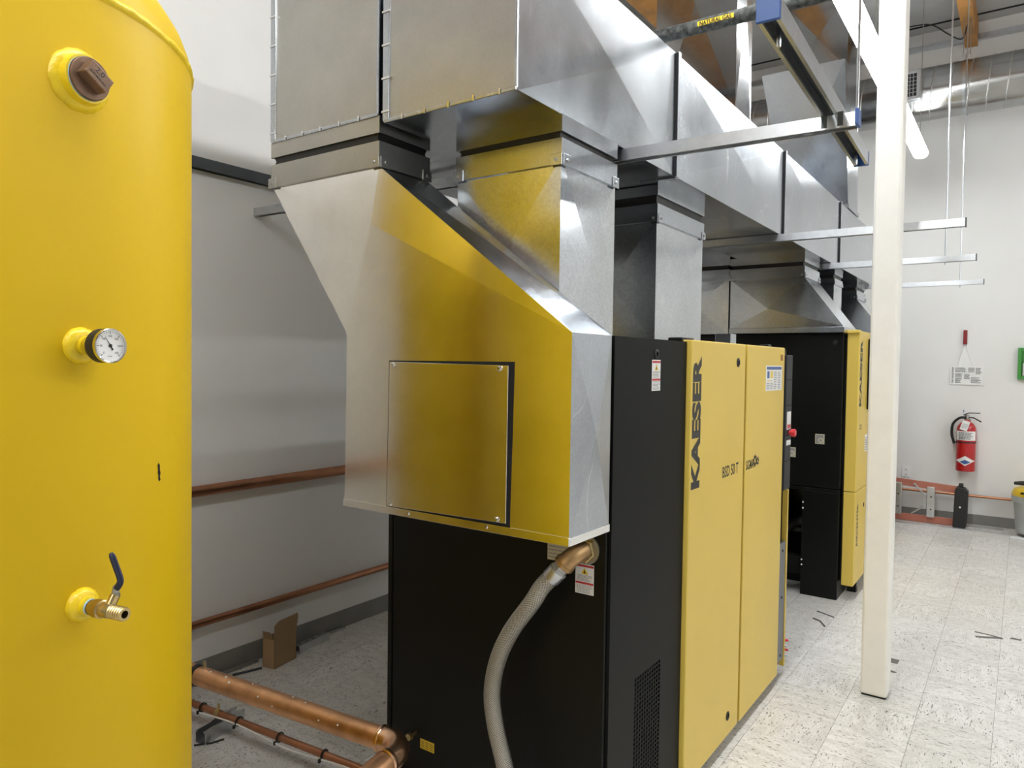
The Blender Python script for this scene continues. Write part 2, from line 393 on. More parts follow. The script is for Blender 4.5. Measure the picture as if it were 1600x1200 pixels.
# ================================================================== LED STRIP LIGHTS
light_labels = ['bright LED strip light whose far end shows beside the white column', 'bright LED strip light above the natural gas pipe, nearest visible one',
                'LED strip light over the near end of the ducts', 'LED strip light over the yellow tank', 'LED strip light behind the camera', 'LED strip light in the second row, farthest', 'LED strip light in the second row, second farthest', 'LED strip light in the second row, nearest']
for (x, ya, yb, z), lb in zip(LED_ROWS, light_labels):
    t = thing('strip_light', lb, 'light', (x, (ya + yb) / 2, z), 'LED strip lights')
    MB().box(x - .035, x + .035, ya + .01, yb - .01, z + .035, z + .085).build('housing', 'fixture_white', t)
    prof = [(-.062, .034), (-.062, .016)] + [(.062 * math.cos(a), .016 - .040 * math.sin(a)) for a in [PI - PI * k / 8 for k in range(1, 8)]] + [(.062, .016), (.062, .034)]
    MB().prism(prof, (x, ya, z), (x, yb, z), X_, Z_).build('diffuser', 'led_diffuser', t, smooth=50)
    for y in (ya + .12, yb - .10):
        MB().cyl((x, y, z + .085), (x, y, ZC), .0035, 6).build('hanging_chain', 'steel_dull', t)

# ================================================================== AIR RECEIVER TANK
TC = Vector((-1.643, 0.446, 0)); TR = 0.46
TC2 = Vector((-2.60, 0.13, 0)); TR2 = 0.40
tank = thing('air_receiver_tank', 'large glossy yellow upright compressed air tank at the left', 'tank', TC)
prof = [(.40, .001), (.402, .10), (.415, .2), (.445, .3), (.49, .38), (.55, .43), (.62, TR), (2.16, TR)]
prof += [(2.16 + .25 * math.sin(a), TR * math.cos(a)) for a in [PI / 2 * k / 12 for k in range(1, 12)]] + [(2.41, .001)]
MB().lathe(TC, Z_, prof, 96, caps=False).build('shell', 'tank_yellow', tank, smooth=40)
tank2 = thing('air_receiver_tank', 'yellow air tank beyond the left frame edge, mirrored in the hood sheet metal', 'tank', TC2)
MB().lathe(TC2, Z_, [(.40 + (d_ - .40) * 1.36, r_ * TR2 / TR) for d_, r_ in prof], 64, caps=False).build('shell', 'tank_yellow', tank2, smooth=40)
MB().lathe(TC2, Z_, [(0, .35), (.5, .35), (.5, .343), (0, .343)], 48, caps=False).build('skirt', 'tank_yellow', tank2, smooth=40)
b = MB(); rings = []
rd = random.Random(3)
for k in range(160):
    a = 2 * PI * k / 160; j = rd.uniform(-.0012, .0012); d = Vector((math.cos(a), math.sin(a), 0))
    rings.append([b.p(TC + d * (TR + e + j * (e > .001)) + Z_ * (2.168 + h + j)) for h, e in ((-.0085, -.002), (-.005, .0025), (0, .0042), (.005, .0025), (.0085, -.002))])
for a, c in zip(rings, rings[1:] + rings[:1]):
    for k in range(4): b.f.append([a[k], c[k], c[k + 1], a[k + 1]])
b.build('weld_seam', 'weld_yellow', tank, smooth=60)
MB().lathe(TC, Z_, [(0, .40), (.46, .40), (.46, .393), (0, .393)], 64, caps=False).build('skirt', 'tank_yellow', tank, smooth=40)
ang = math.radians(10.4); NV = Vector((math.cos(ang), math.sin(ang), 0)); TV = Vector((-math.sin(ang), math.cos(ang), 0))
def boss(z): return TC + NV * TR + Z_ * z
def weld(z, r, parent):
    o = boss(z); b = MB(); rd = random.Random(int(z * 100)); prev = None; first = None
    n = 48
    for k in range(n):
        a = 2 * PI * k / n; d = TV * math.cos(a) + Z_ * math.sin(a)
        sag = TR - math.sqrt(max(0, TR * TR - (r * math.cos(a)) ** 2)); j = 1 + rd.uniform(-.018, .02)
        cur = [b.p(o + d * (r * q * (j if q > .8 else 1)) + NV * (h - sag * (q > .6))) for q, h in ((1.0, -.003), (.95, .005), (.85, .009), (.70, .013), (.5, .013))]
        if prev:
            for m in range(4): b.f.append([prev[m], cur[m], cur[m + 1], prev[m + 1]])
        else: first = cur
        prev = cur
    for m in range(4): b.f.append([prev[m], first[m], first[m + 1], prev[m + 1]])
    return b.build('boss_weld', 'weld_yellow', parent, smooth=60)
# bung with square head pipe plug
zc = 2.021
weld(zc, .048, tank)
MB().lathe(boss(zc), NV, [(0, .0385), (.012, .0375), (.0205, .0355), (.0205, .0300)], 40).build('coupling', 'weld_yellow', tank, smooth=35)
pl = MB().lathe(boss(zc), NV, [(.018, .0315), (.0255, .0315), (.0265, .0305)], 40).build('pipe_plug', 'plug_brown', tank, smooth=35, label='brown bronze square head pipe plug')
MB().lathe(boss(zc), NV, [(.0195, .0322), (.0225, .0322)], 40, caps=False).build('sealing_tape', 'tape_blue', pl, smooth=35)
M = frame(boss(zc) + NV * .026, TV * math.cos(.6) + Z_ * math.sin(-.6), TV * math.sin(.6) + Z_ * math.cos(.6))
MB(M).box(-.0205, .0205, -.0125, .0125, -.001, .0205).build('square_head', 'plug_brown', pl, bevel=.0018)
text('2.0', 'cast_mark', 'ink_black', pl, M @ Matrix.Translation((-.010, .001, .0205)), None, .009, .01, .0002)
lines('cast_mark', 'ink_black', pl, M @ Matrix.Translation((-.016, -.006, .0197)), .032, .004, 1, 5)
# pressure gauge
zc = 1.617
weld(zc, .029, tank)
ga = MB().lathe(boss(zc), NV, [(.050 - .006, .0245), (.047, .0258), (.0665, .0258)], 44).build('pressure_gauge', 'rubber_black', tank, smooth=35, label='small round pressure gauge with white dial and black case')
MB().lathe(boss(zc), NV, [(0, .015), (.02, .0145), (.022, .009), (.024, .009)], 32).build('gauge_bushing', 'weld_yellow', tank, smooth=35)
MB().lathe(boss(zc), NV, [(.022, .0092), (.028, .0092)], 6).build('red_seal', 'red_plastic', ga)
MB().lathe(boss(zc), NV, [(.028, .0085), (.038, .0085)], 6).build('hex_nut', 'steel_dull', ga)
MB().lathe(boss(zc), NV, [(.038, .0065), (.045, .0065)], 20).build('stem', 'steel_dull', ga, smooth=35)
MB().lathe(boss(zc), NV, [(.064, .0262), (.0695, .0262), (.0705, .0252), (.0695, .0236), (.067, .0236)], 44, caps=False).build('bezel', 'chrome', ga, smooth=35)
MB().lathe(boss(zc), NV, [(.0660, .0240), (.0672, .0240)], 44).build('dial', 'label_white', ga)
GF = frame(boss(zc) + NV * .0674, TV, Z_)
b = MB(GF)
for k in range(31):
    a = math.radians(225 - 270 * k / 30); c_, s_ = math.cos(a), math.sin(a); r0 = .0195 if k % 5 else .0178; wd = .00022 if k % 5 else .0005
    b.quad((c_ * r0 - s_ * wd, s_ * r0 + c_ * wd, 0), (c_ * r0 + s_ * wd, s_ * r0 - c_ * wd, 0), (c_ * .0222 + s_ * wd, s_ * .0222 - c_ * wd, 0), (c_ * .0222 - s_ * wd, s_ * .0222 + c_ * wd, 0))
b.build('dial_ticks', 'ink_black', ga)
for k, s_ in enumerate(('0', '50', '100', '150', '200', '250', '300')):
    a = math.radians(225 - 45 * k); hh = .0030; ww = .0020 * len(s_)
    text(s_, 'dial_number', 'ink_black', ga, GF @ Matrix.Translation((math.cos(a) * .0148 - ww / 2, math.sin(a) * .0148 - hh / 2, 0)), ww, hh, .0, .0001)
lines('dial_print', 'ink_grey', ga, GF @ Matrix.Translation((-.004, -.017, -.0012)), .008, .0025, 1, 9)
a = math.radians(225 - 270 * 115 / 300); b = MB(GF); d = Vector((math.cos(a), math.sin(a), 0)); e = Vector((-d.y, d.x, 0))
b.f.append([b.p(d * .019 + Z_ * .0006), b.p(e * .0011 + Z_ * .0006 - d * .003), b.p(-d * .0075 + e * .0020 + Z_ * .0006), b.p(-d * .0075 - e * .0020 + Z_ * .0006), b.p(-e * .0011 - d * .003 + Z_ * .0006)])
b.lathe((0, 0, .0003), (0, 0, 1), [(0, .0028), (.0008, .0028)], 16)
b.build('needle', 'ink_black', ga, merge=False)
# drain valve
zc = 1.213
weld(zc, .027, tank)
va = MB().lathe(boss(zc), NV, [(.019, .0110), (.030, .0120), (.033, .0120), (.034, .0142), (.048, .0142), (.050, .0120), (.056, .0120), (.060, .0105), (.066, .0105)], 24).build('ball_valve', 'brass', tank, smooth=35, label='small brass ball valve with navy blue lever')
MB().lathe(boss(zc), NV, [(0, .017), (.019, .0155), (.021, .011)], 28).build('valve_bushing', 'weld_yellow', tank, smooth=35)
MB().lathe(boss(zc), NV, [(.0205, .0122), (.024, .0122)], 24, caps=False).build('sealing_tape', 'tape_blue', va, smooth=35)
MB().lathe(boss(zc), NV, [(.058, .0118), (.068, .0118)], 6).build('hex_nut', 'steel_dull', va)
pf = []
for k in range(6): pf += [(.068 + k * .005, .0098), (.0705 + k * .005, .0108), (.0725 + k * .005, .0098)]
MB().lathe(boss(zc), NV, pf + [(.098, .0098), (.098, .0058), (.08, .0058)], 24).build('hose_thread', 'brass', va, smooth=20)
MB().lathe(boss(zc) + NV * .0802, NV, [(0, .0056), (.0008, .0056)], 20).build('bore', 'gap_black', va)
sb = boss(zc) + NV * .060
MB().cyl(sb, sb + Z_ * .020 + TV * .012, .0075, 16).build('stem_housing', 'brass', va, smooth=35)
top = sb + Z_ * .021 + TV * .012
MB().lathe(top, NV * .6 + Z_ * .3 + TV * .5, [(-.001, .0055), (.006, .0055)], 6).build('lever_nut', 'steel_dull', va)
MB().tube([top, top + Z_ * .006 + NV * .001, top + Z_ * .014 + NV * .004], .0055, 12, flat=.4).build('lever_arm', 'steel_dull', va, smooth=40)
MB().tube(spline([top + Z_ * .010 + NV * .003, top + Z_ * .018 + NV * .010, top + Z_ * .026 + NV * .012, top + Z_ * .045 + NV * .002, top + Z_ * .064 - NV * .009], 5), [.0052] * 19 + [.0048, .003], 14, flat=.55).build('lever_grip', 'navy_vinyl', va, smooth=50)
# chipped paint
pa = math.radians(31.2); d = Vector((math.cos(pa), math.sin(pa), 0)); e = Vector((-math.sin(pa), math.cos(pa), 0)); b = MB()
outl = [(-.001, .017), (.003, .012), (.003, .004), (.005, -.002), (.003, -.009), (.005, -.014), (.001, -.017), (-.002, -.012), (-.001, -.006), (-.0035, -.001), (-.002, .006), (-.004, .012)]
b.f.append([b.p(TC + d * (TR + .0006) + e * x + Z_ * (1.397 + z)) for x, z in outl])
b.build('paint_chip', 'gap_black', tank, merge=False, label='small black chip in the yellow paint')

# ================================================================== NEAR COMPRESSOR
cx = thing('compressor', 'nearest black and yellow screw compressor with KAESER lettering on its door', 'compressor', (-1.45, 2.85, 0))
Y0, Y1 = 1.911, 3.86
MB().box(-1.885, -1.015, 1.935, Y1 - .005, .045, 1.672).build('cabinet_body', 'panel_black', cx)
MB().box(-1.87, -1.04, 1.97, Y1 - .03, 0, .05).build('base_frame', 'panel_black', cx)
MB().box(-1.90, -1.0, Y0 + .006, Y1, 1.668, 1.684).build('top_panel', 'panel_charcoal', cx, bevel=.003)
MB().box(-1.876, -1.0, Y0, Y0 + .03, .045, 1.668).build('side_panel', 'panel_black', cx, bevel=.004)
MB().box(-1.902, -1.881, Y0, Y0 + .03, .04, 1.668).build('corner_post', 'panel_black', cx, bevel=.003)
# front panel with ventilation opening
fp = MB(); ya, yb, za, zb = 1.925, 2.484, .045, 1.683; va_, vb_, wa_, wb_ = 2.10, 2.305, .115, .592
for q in ((ya, va_, za, zb), (vb_, yb, za, zb), (va_, vb_, za, wa_), (va_, vb_, wb_, zb)): fp.box(-1.02, -.99, *q)
fpo = fp.build('front_panel', 'panel_charcoal', cx)
g = MB(); n = 11
for k in range(n + 1):
    y = va_ + (vb_ - va_) * k / n; g.box(-.9935, -.9905, y - .003, y + .003, wa_, wb_)
m = 32
for k in range(m + 1):
    z = wa_ + (wb_ - wa_) * k / m; g.box(-.9938, -.9908, va_, vb_, z - .0022, z + .0022)
o = g.build('vent_grille', 'panel_charcoal', fpo, merge=False); o['kind'] = 'stuff'
MB().box(-1.012, -1.008, va_ - .01, vb_ + .01, wa_ - .01, wb_ + .01).build('vent_shadow_box', 'gap_black', fpo)
FM = lambda y, z, x=-.99: frame((x, y, z), Y_, Z_)
SM = lambda x, z, y=Y0: frame((x, y, z), X_, Z_)
def latch(parent, y, z, x, r=.016):
    l = MB().lathe((x - .002, y, z), X_, [(0, r), (.0045, r), (.006, r * .85), (.006, r * .55), (.002, r * .5)], 28).build('latch', 'rubber_black', parent, smooth=35)
    return l
latch(fpo, 2.224, 1.634, -.99)
warning_label(fpo, FM(2.19, 1.513), .066, .102, 11)
DX = -.972
d1 = MB().box(-1.008, DX, 2.490, 3.103, .048, 1.690).build('door', 'door_yellow', cx, bevel=.004, label='yellow door with large black KAESER lettering')
d2 = MB().box(-1.008, DX, 3.128, 3.722, .045, 1.690).build('door', 'door_yellow', cx, bevel=.004, label='yellow door with information label and small gear logo')
MK = frame((DX, 2.588, 1.146), Z_, -Y_)
text('KAESER', 'brand_lettering', 'ink_black', d1, MK, .487, .086, .050)
text('BSD 50 T', 'model_lettering', 'ink_black', d1, FM(2.840, 1.148, DX), .195, .046, .014)
text('SIGMA', 'logo_lettering', 'ink_black', d2, FM(3.14, 1.145, DX), .105, .042, .014)
# two-gear emblem beside the lettering
b = MB(FM(3.268, 1.172, DX))
for (ox, oz, r, nt) in ((0, .003, .030, 9), (.040, -.002, .021, 7)):
    o_, i_ = [], []
    for k in range(nt * 4):
        a = 2 * PI * k / (nt * 4); rr = r if k % 4 in (0, 1) else r * .72
        o_.append(b.p(ox + rr * math.cos(a), oz + rr * math.sin(a), .0006)); i_.append(b.p(ox + r * .36 * math.cos(a), oz + r * .36 * math.sin(a), .0006))
    b.bridge(o_, i_)
b.build('gear_emblem', 'ink_black', d2)
latch(d1, 3.003, 1.612, DX, .019); latch(d1, 2.967, .135, DX, .019)
# information label
w_, h_ = .268, .118; LM = FM(3.405, 1.483, DX)
lb = MB(LM).box(0, w_, 0, h_, 0, .0008).build('information_label', 'label_white', d2, label='white information label with blue header and small print')
MB(LM).box(.01, w_ - .01, h_ * .84, h_ * .96, 0, .0012).build('blue_header', 'label_blue', lb)
text('OPERATION SAFETY', 'header_print', 'label_white', lb, LM @ Matrix.Translation((.03, h_ * .865, .0004)), w_ - .06, h_ * .07)
for k in range(2):
    MB(LM).box(.02 + k * .055, .055 + k * .055, h_ * .50, h_ * .78, 0, .0012).build('pictogram', 'label_blue' if k == 0 else 'label_yellow', lb)
lines('fine_print', 'label_yellow', lb, LM @ Matrix.Translation((.02, h_ * .36, 0)), .09, h_ * .08, 1, 21)
for k, xx in enumerate((.012, .070, .128, .196)):
    lines('fine_print', 'ink_grey', lb, LM @ Matrix.Translation((xx, h_ * .05, 0)), .05, h_ * (.28 if k < 2 else .72), 4 if k < 2 else 10, 30 + k)
sq = MB(FM(3.64, 1.616, DX)).box(0, .046, 0, .050, 0, .001).build('square_sticker', 'label_yellow', d2, label='small dark and yellow square sticker')
MB(FM(3.643, 1.621, DX)).box(0, .040, .005, .035, 0, .0014).build('sticker_print', 'wood_girder', sq)
# far section of the front with control panel
MB().box(-1.03, -1.002, 3.728, Y1, .05, 1.68).build('rear_front_panel', 'panel_black', cx)
cp = MB().box(-1.0, -.966, 3.738, 3.853, .975, 1.655).build('control_panel', 'panel_grey', cx, bevel=.004, label='narrow dark grey control panel with red stop button')
for z in (1.12, 1.25, 1.40, 1.53): MB().box(-.968, -.9655, 3.74, 3.85, z, z + .004).build('panel_joint', 'gap_black', cp)
MB().box(-.9665, -.9645, 3.765, 3.835, 1.28, 1.37).build('panel_label', 'label_white', cp)
MB().box(-.9645, -.9638, 3.77, 3.83, 1.285, 1.305).build('panel_label_print', 'label_red', cp)
MB().box(-.9665, -.9645, 3.765, 3.84, 1.20, 1.225).build('small_print', 'label_white', cp)
es = MB().lathe((-.968, 3.815, 1.262), X_, [(0, .012), (.012, .012), (.012, .019), (.030, .020), (.034, .016)], 24).build('stop_button', 'red_plastic', cp, smooth=35)
MB().box(-1.0, -.978, 3.738, 3.845, .09, .70).build('cable_cover', 'cover_grey', cx, bevel=.003)
for z in (.12, .42, .66): MB().lathe((-.979, 3.79, z), X_, [(0, .008), (.005, .006)], 10).build('screw', 'rubber_black', cx)
MB().box(-1.0, -.975, 3.852, 3.872, .045, .965).build('edge_strip', 'door_yellow', cx)
for k, z in enumerate((.10, .125, .15, .175)):
    MB().lathe((-.985, 3.862 + .012 * (k % 2), z), X_, [(0, .006), (.022, .006), (.026, .004)], 10).build('cable_gland', 'red_plastic' if k % 2 else 'aluminium', cx)
# side panel details
sp = [c for c in cx.children if c.name.startswith('side_panel')][0]
warning_label(sp, SM(-1.103, .900), .064, .092, 41)
rl = MB(SM(-1.205, .985)).box(0, .085, 0, .090, 0, .0008).build('rating_plate', 'label_cream', sp, label='faded cream rating label behind the pipe elbow')
lines('fine_print', 'ink_grey', rl, SM(-1.20, .99), .075, .08, 7, 50, .0012, .3)
yl = MB(SM(-1.733, .212)).box(0, .066, 0, .035, 0, .0008).build('yellow_label', 'label_yellow', sp, label='small yellow label with dark print')
for k in range(3): lines('fine_print', 'ink_black', yl, SM(-1.730 + .021 * k, .216), .017, .027, 4, 60 + k, .0012, .35)
MB().lathe((-1.451, Y0, .335), -Y_, [(0, .010), (.002, .010), (.002, .006)], 16).build('panel_hole', 'gap_black', sp)
MB().lathe((-1.752, Y0, .262), -Y_, [(0, .006), (.03, .006), (.03, .012), (.045, .012)], 14).build('drain_stub', 'brass', sp, smooth=35)
# small fixtures on the roof edge
MB().box(-1.07, -1.015, 2.50, 2.62, 1.684, 1.700).build('roof_bracket', 'panel_black', cx, bevel=.004)
MB().box(-1.09, -1.02, 3.05, 3.12, 1.684, 1.735).build('lifting_lug', 'galvanised', cx, bevel=.003)
MB().box(-1.06, -1.02, 3.60, 3.66, 1.684, 1.705).build('roof_hinge', 'panel_black', cx, bevel=.004)

# ================================================================== HOSE AND ELBOW
hs = thing('braided_hose', 'braided stainless steel hose with bronze elbow curving down the black side panel', 'hose', (-1.28, 1.80, 0))
ec = Vector((-1.066, Y0, 1.038))
MB().lathe(ec, -Y_, [(0, .046), (.006, .046), (.006, .036)], 36).build('wall_ring', 'steel_dull', hs, smooth=35)
MB().lathe(ec, -Y_, [(.004, .0395), (.024, .0395), (.026, .036)], 6).build('hex_nut', 'brass', hs, bevel=.001)
MB().lathe(ec, -Y_, [(.024, .0300), (.036, .0300)], 28).build('sealing_tape', 'tape_blue', hs, smooth=35)
# elbow: leaves along -Y, turns down to the left
dn = Vector((-.66, 0, -.75)).normalized(); cc = ec - Y_ * .036 + dn * .044
pts = arc(cc, -dn, -Y_, .044, 0, PI / 2 * .95, 10)
eb = MB().tube([ec - Y_ * .028] + pts, [.031, .0305] + [.0285] * 7 + [.029, .030, .031], 28).build('elbow', 'bronze', hs, smooth=40)
e1 = pts[-1]; dd = (pts[-1] - pts[-2]).normalized()
MB().lathe(e1 - dd * .004, dd, [(0, .0325), (.012, .0325), (.012, .028)], 28).build('elbow_lip', 'bronze', hs, smooth=35)
f0 = e1 + dd * .010
MB().lathe(f0, dd, [(0, .0265), (.012, .0265), (.012, .0275), (.020, .0275)], 6).build('hose_nut', 'steel_dull', hs)
MB().lathe(f0, dd, [(.018, .024), (.022, .0295), (.055, .0295), (.059, .0275)], 32).build('ferrule', 'aluminium', hs, smooth=35)
h0 = f0 + dd * .045
pth = [h0, h0 + dd * .05, (-1.190, 1.803, .878), (-1.262, 1.80, .777), (-1.312, 1.80, .674), (-1.333, 1.80, .568), (-1.320, 1.80, .470), (-1.285, 1.80, .359), (-1.24, 1.79, .24), (-1.20, 1.74, .13), (-1.20, 1.60, .040), (-1.22, 1.35, .028), (-1.24, 1.0, .028)]
MB().tube(spline(pth, 8), .0265, 26, uv=True).build('hose_body', 'braided_steel', hs, smooth=60)

# ================================================================== SHEET METAL HELPERS
def sheet_box(b, x0, x1, y0, y1, z0, z1, h=.006, skip=()):
    A = dict(front=((x0, y0, z0), (x1, y0, z0), (x1, y0, z1), (x0, y0, z1)), right=((x1, y0, z0), (x1, y1, z0), (x1, y1, z1), (x1, y0, z1)),
             back=((x1, y1, z0), (x0, y1, z0), (x0, y1, z1), (x1, y1, z1)), left=((x0, y1, z0), (x0, y0, z0), (x0, y0, z1), (x0, y1, z1)),
             top=((x0, y0, z1), (x1, y0, z1), (x1, y1, z1), (x0, y1, z1)), bottom=((x0, y1, z0), (x1, y1, z0), (x1, y0, z0), (x0, y0, z0)))
    for k, q in A.items():
        if k in skip: b.quad(*q)
        else: b.xface(*q, h)
    return b
def rim(b, x0, x1, y0, y1, z0, z1, t=.004):
    """open rectangular collar"""
    for X0, X1, Ya, Yb in ((x0 - t, x1 + t, y0 - t, y0), (x0 - t, x1 + t, y1, y1 + t), (x0 - t, x0, y0, y1), (x1, x1 + t, y0, y1)): b.box(X0, X1, Ya, Yb, z0, z1)
    return b
def connector(t, x0, x1, y0, y1, zt, zu, zl, zb, mat='galvanised', clips=True):
    """upper collar zt..zu, black flexible sleeve zu..zl, lower collar zl..zb"""
    rim(MB(), x0, x1, y0, y1, zu, zt, .005).build('upper_collar', mat, t, merge=False)
    b = MB(); rd = random.Random(int(x0 * 100 + y0 * 7)); lo, hi = [], []
    per = []
    n = 12
    for (a, c) in (((x0, y0), (x1, y0)), ((x1, y0), (x1, y1)), ((x1, y1), (x0, y1)), ((x0, y1), (x0, y0))):
        for k in range(n): per.append((a[0] + (c[0] - a[0]) * k / n, a[1] + (c[1] - a[1]) * k / n))
    mx, my = (x0 + x1) / 2, (y0 + y1) / 2
    rows = []
    for z, s in ((zu + .01, .995), ((zu + zl) / 2, .965), (zl - .01, .995)):
        rows.append([b.p(mx + (px - mx) * (s + rd.uniform(-.012, .006) * (s < .98)), my + (py - my) * (s + rd.uniform(-.012, .006) * (s < .98)), z) for px, py in per])
    b.bridge(rows[0], rows[1]); b.bridge(rows[1], rows[2])
    b.build('flexible_sleeve', 'flex_black', t, smooth=50)
    rim(MB(), x0, x1, y0, y1, zb + .028, zl, .005).build('lower_collar', mat, t, merge=False)
    rim(MB(), x0, x1, y0, y1, zb, zb + .028, .009).build('drive_cleat', mat, t, merge=False)
    if clips:
        for xx, yy, ax in ((x0 - .012, y0, 0), (x1 - .034, y0, 0), (x1, y0 - .004, 1), (x1, y1 - .038, 1)):
            if ax == 0: c = MB().box(xx, xx + .044, yy - .0125, yy - .009, zb - .004, zb + .032).build('corner_clip', mat, t, bevel=.001); sc, dr = (xx + .022, yy - .0125, zb + .014), -Y_
            else: c = MB().box(xx + .009, xx + .0125, yy, yy + .044, zb - .004, zb + .032).build('corner_clip', mat, t, bevel=.001); sc, dr = (xx + .0125, yy + .022, zb + .014), X_
            MB().lathe(sc, dr, [(0, .006), (.004, .0045)], 8).build('screw', 'steel_dull', c)

# ================================================================== EXHAUST HOOD ON THE NEAR COMPRESSOR
hood = thing('exhaust_hood', 'large galvanised sheet metal hood with access panel on compressor side', 'hood', (-1.45, 1.80, 1.11))
HF, HB = 1.68, 1.909
P6 = [(-1.880, 1.113), (-.992, 1.113), (-.992, 1.683), (-1.727, 2.232), (-2.277, 2.232), (-1.874, 1.690)]
b = MB()
def hp(i, y): return Vector((P6[i][0], y, P6[i][1]))
b.quad(hp(0, HF), hp(1, HF), hp(2, HF), hp(5, HF))
b.xface(hp(5, HF), hp(2, HF), hp(3, HF), hp(4, HF), .011, (-1.752, HF, 2.045))
b.quad(hp(1, HB), hp(0, HB), hp(5, HB), hp(2, HB)); b.quad(hp(2, HB), hp(5, HB), hp(4, HB), hp(3, HB))
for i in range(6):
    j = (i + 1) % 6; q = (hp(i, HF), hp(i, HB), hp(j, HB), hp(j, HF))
    if i in (1, 2): MB().xface(hp(i, HF), hp(i, HB), hp(j, HB), hp(j, HF), .017 if i == 1 else .010).build('side_sheet', 'galvanised', hood)  # same metal as the shell, coloured darker to dim these bright-lit sides
    else: b.quad(*q)
b.build('hood_shell', 'galvanised_hood', hood)
# bottom and side hems
MB().box(-1.884, -.990, HF - .004, HF + .004, 1.104, 1.128).build('hem', 'galvanised_hood', hood, bevel=.001)
MB().box(-.996, -.988, HF, HB, 1.104, 1.126).build('hem', 'galvanised_hood', hood, bevel=.001)
for x in (-1.58, -1.27): MB().lathe((x, HF - .004, 1.118), -Y_, [(0, .006), (.005, .004)], 8).build('screw', 'chrome', hood)
# access panel standing on a black gasket
b = MB(); G = [(-1.681, 1.126), (-1.189, 1.128), (-1.179, 1.602), (-1.673, 1.601)]
f1 = [b.p(x, HF - .0015, z) for x, z in G]; f2 = [b.p(x, HF + .003, z) for x, z in G]
b.bridge(f1, f2); b.f.append(f1); b.f.append(f2[::-1])
b.build('gasket', 'gap_black', hood)
ap = MB(); G = [(-1.672, 1.131), (-1.197, 1.139), (-1.195, 1.591), (-1.664, 1.597)]
f1 = [ap.p(x, HF - .009, z) for x, z in G]; f2 = [ap.p(x, HF - .002, z) for x, z in G]
ap.bridge(f1, f2); ap.f.append(f1); ap.f.append(f2[::-1])
apo = ap.build('access_panel', 'galvanised_hood', hood, bevel=.001)
for x, z in ((-1.645, 1.588), (-1.225, 1.582), (-1.655, 1.140), (-1.228, 1.147)): MB().lathe((x, HF - .009, z), -Y_, [(0, .0085), (.003, .008), (.006, .005)], 12).build('screw', 'chrome', apo)
connector(hood, -2.277, -1.727, HF, 1.915, 2.392, 2.338, 2.312, 2.230, 'galvanised_satin')

# ================================================================== MAIN DUCTS
def main_duct(name, label, x0, x1, z0, z1, ys, mat):
    t = thing(name, label, 'duct', ((x0 + x1) / 2, (ys[0] + ys[-1]) / 2, z0))
    for k, (a, c) in enumerate(zip(ys, ys[1:])):
        sheet_box(MB(), x0, x1, a, c, z0, z1, .013, ('front', 'back', 'top', 'bottom')).build('duct_section', mat, t)
        if k:
            b = MB(); rim_y = a
            b.box(x1, x1 + .012, a - .004, a + .022, z0 - .004, z1 + .006); b.box(x0 - .012, x0, a - .004, a + .022, z0 - .004, z1 + .006)
            b.box(x0 - .004, x1 + .004, a, a + .03, z0 - .008, z0); b.box(x0, x1, a, a + .03, z1, z1 + .01)
            b.build('joint_cleat', 'galvanised', t, merge=False)
            MB().box(x1, x1 + .010, a - .007, a - .004, z0, z1).build('joint_gap', 'gap_black', t)
    # closed near end: cap sheet with folded edges
    cap = MB().box(x0 + .002, x1 - .002, ys[0] - .005, ys[0], z0 + .002, z1 - .002).build('end_cap', 'galvanised_satin', t)
    MB().box(x0 - .004, x0 + .024, ys[0] - .010, ys[0] - .004, z0 + .004, z1).build('edge_fold', 'galvanised', cap, bevel=.002)
    MB().box(x1 - .008, x1 + .003, ys[0] - .008, ys[0] - .003, z0 + .004, z1).build('edge_fold', 'galvanised', cap, bevel=.002)
    MB().box(x0, x1, ys[0] - .009, ys[0] - .003, z0 - .002, z0 + .010).build('edge_fold', 'galvanised', cap, bevel=.002)
    for k in range(5):
        MB().box(x0 - .006, x0 + .028, ys[0] - .013, ys[0] - .009, z0 + .03 + k * .105, z0 + .036 + k * .105).build('edge_clip', 'chrome', cap)
        MB().box(x0 + .08 + k * .095, x0 + .086 + k * .095, ys[0] - .012, ys[0] - .008, z0 - .004, z0 + .014).build('edge_clip', 'chrome', cap)
    return t
main_duct('supply_duct', 'galvanised rectangular duct on the wall side, overhead', -2.277, -1.727, 2.392, 3.05, [1.68, 2.79, 4.40, 5.97, 7.6], 'galvanised')
main_duct('exhaust_duct', 'long galvanised rectangular duct with cross-broken panels on the aisle side, overhead', -1.700, -1.180, 2.364, 2.855, [1.68, 2.79, 4.40, 5.97, 7.55], 'galvanised')

def drop(label, x0, x1, y0, y1, zb, zs, mat='galvanised_spangled', cmat='galvanised', clips=True):
    t = thing('duct_drop', label, 'duct', ((x0 + x1) / 2, (y0 + y1) / 2, zb), 'vertical duct drops')
    zt, zu, zl, zc_ = zs
    sheet_box(MB(), x0, x1, y0, y1, zb, zc_ + .02, .008, ('top', 'bottom')).build('duct_body', mat, t)
    connector(t, x0, x1, y0, y1, zt, zu, zl, zc_, cmat, clips)
    return t
drop('galvanised duct drop right behind the large hood', -1.590, -1.180, 1.915, 2.275, 1.685, (2.364, 2.312, 2.292, 2.212))
drop('galvanised duct drop at the back of the nearest compressor roof', -1.690, -1.275, 2.84, 3.37, 1.685, (2.364, 2.310, 2.275, 2.20))
drop('narrow galvanised duct drop left of the second compressor hood', -2.270, -1.775, 5.24, 5.64, 1.83, (2.392, 2.33, 2.30, 2.22), clips=False)
drop('galvanised duct drop behind the second compressor hood', -1.60, -1.245, 6.15, 6.45, 1.835, (2.364, 2.33, 2.30, 2.25), clips=False)

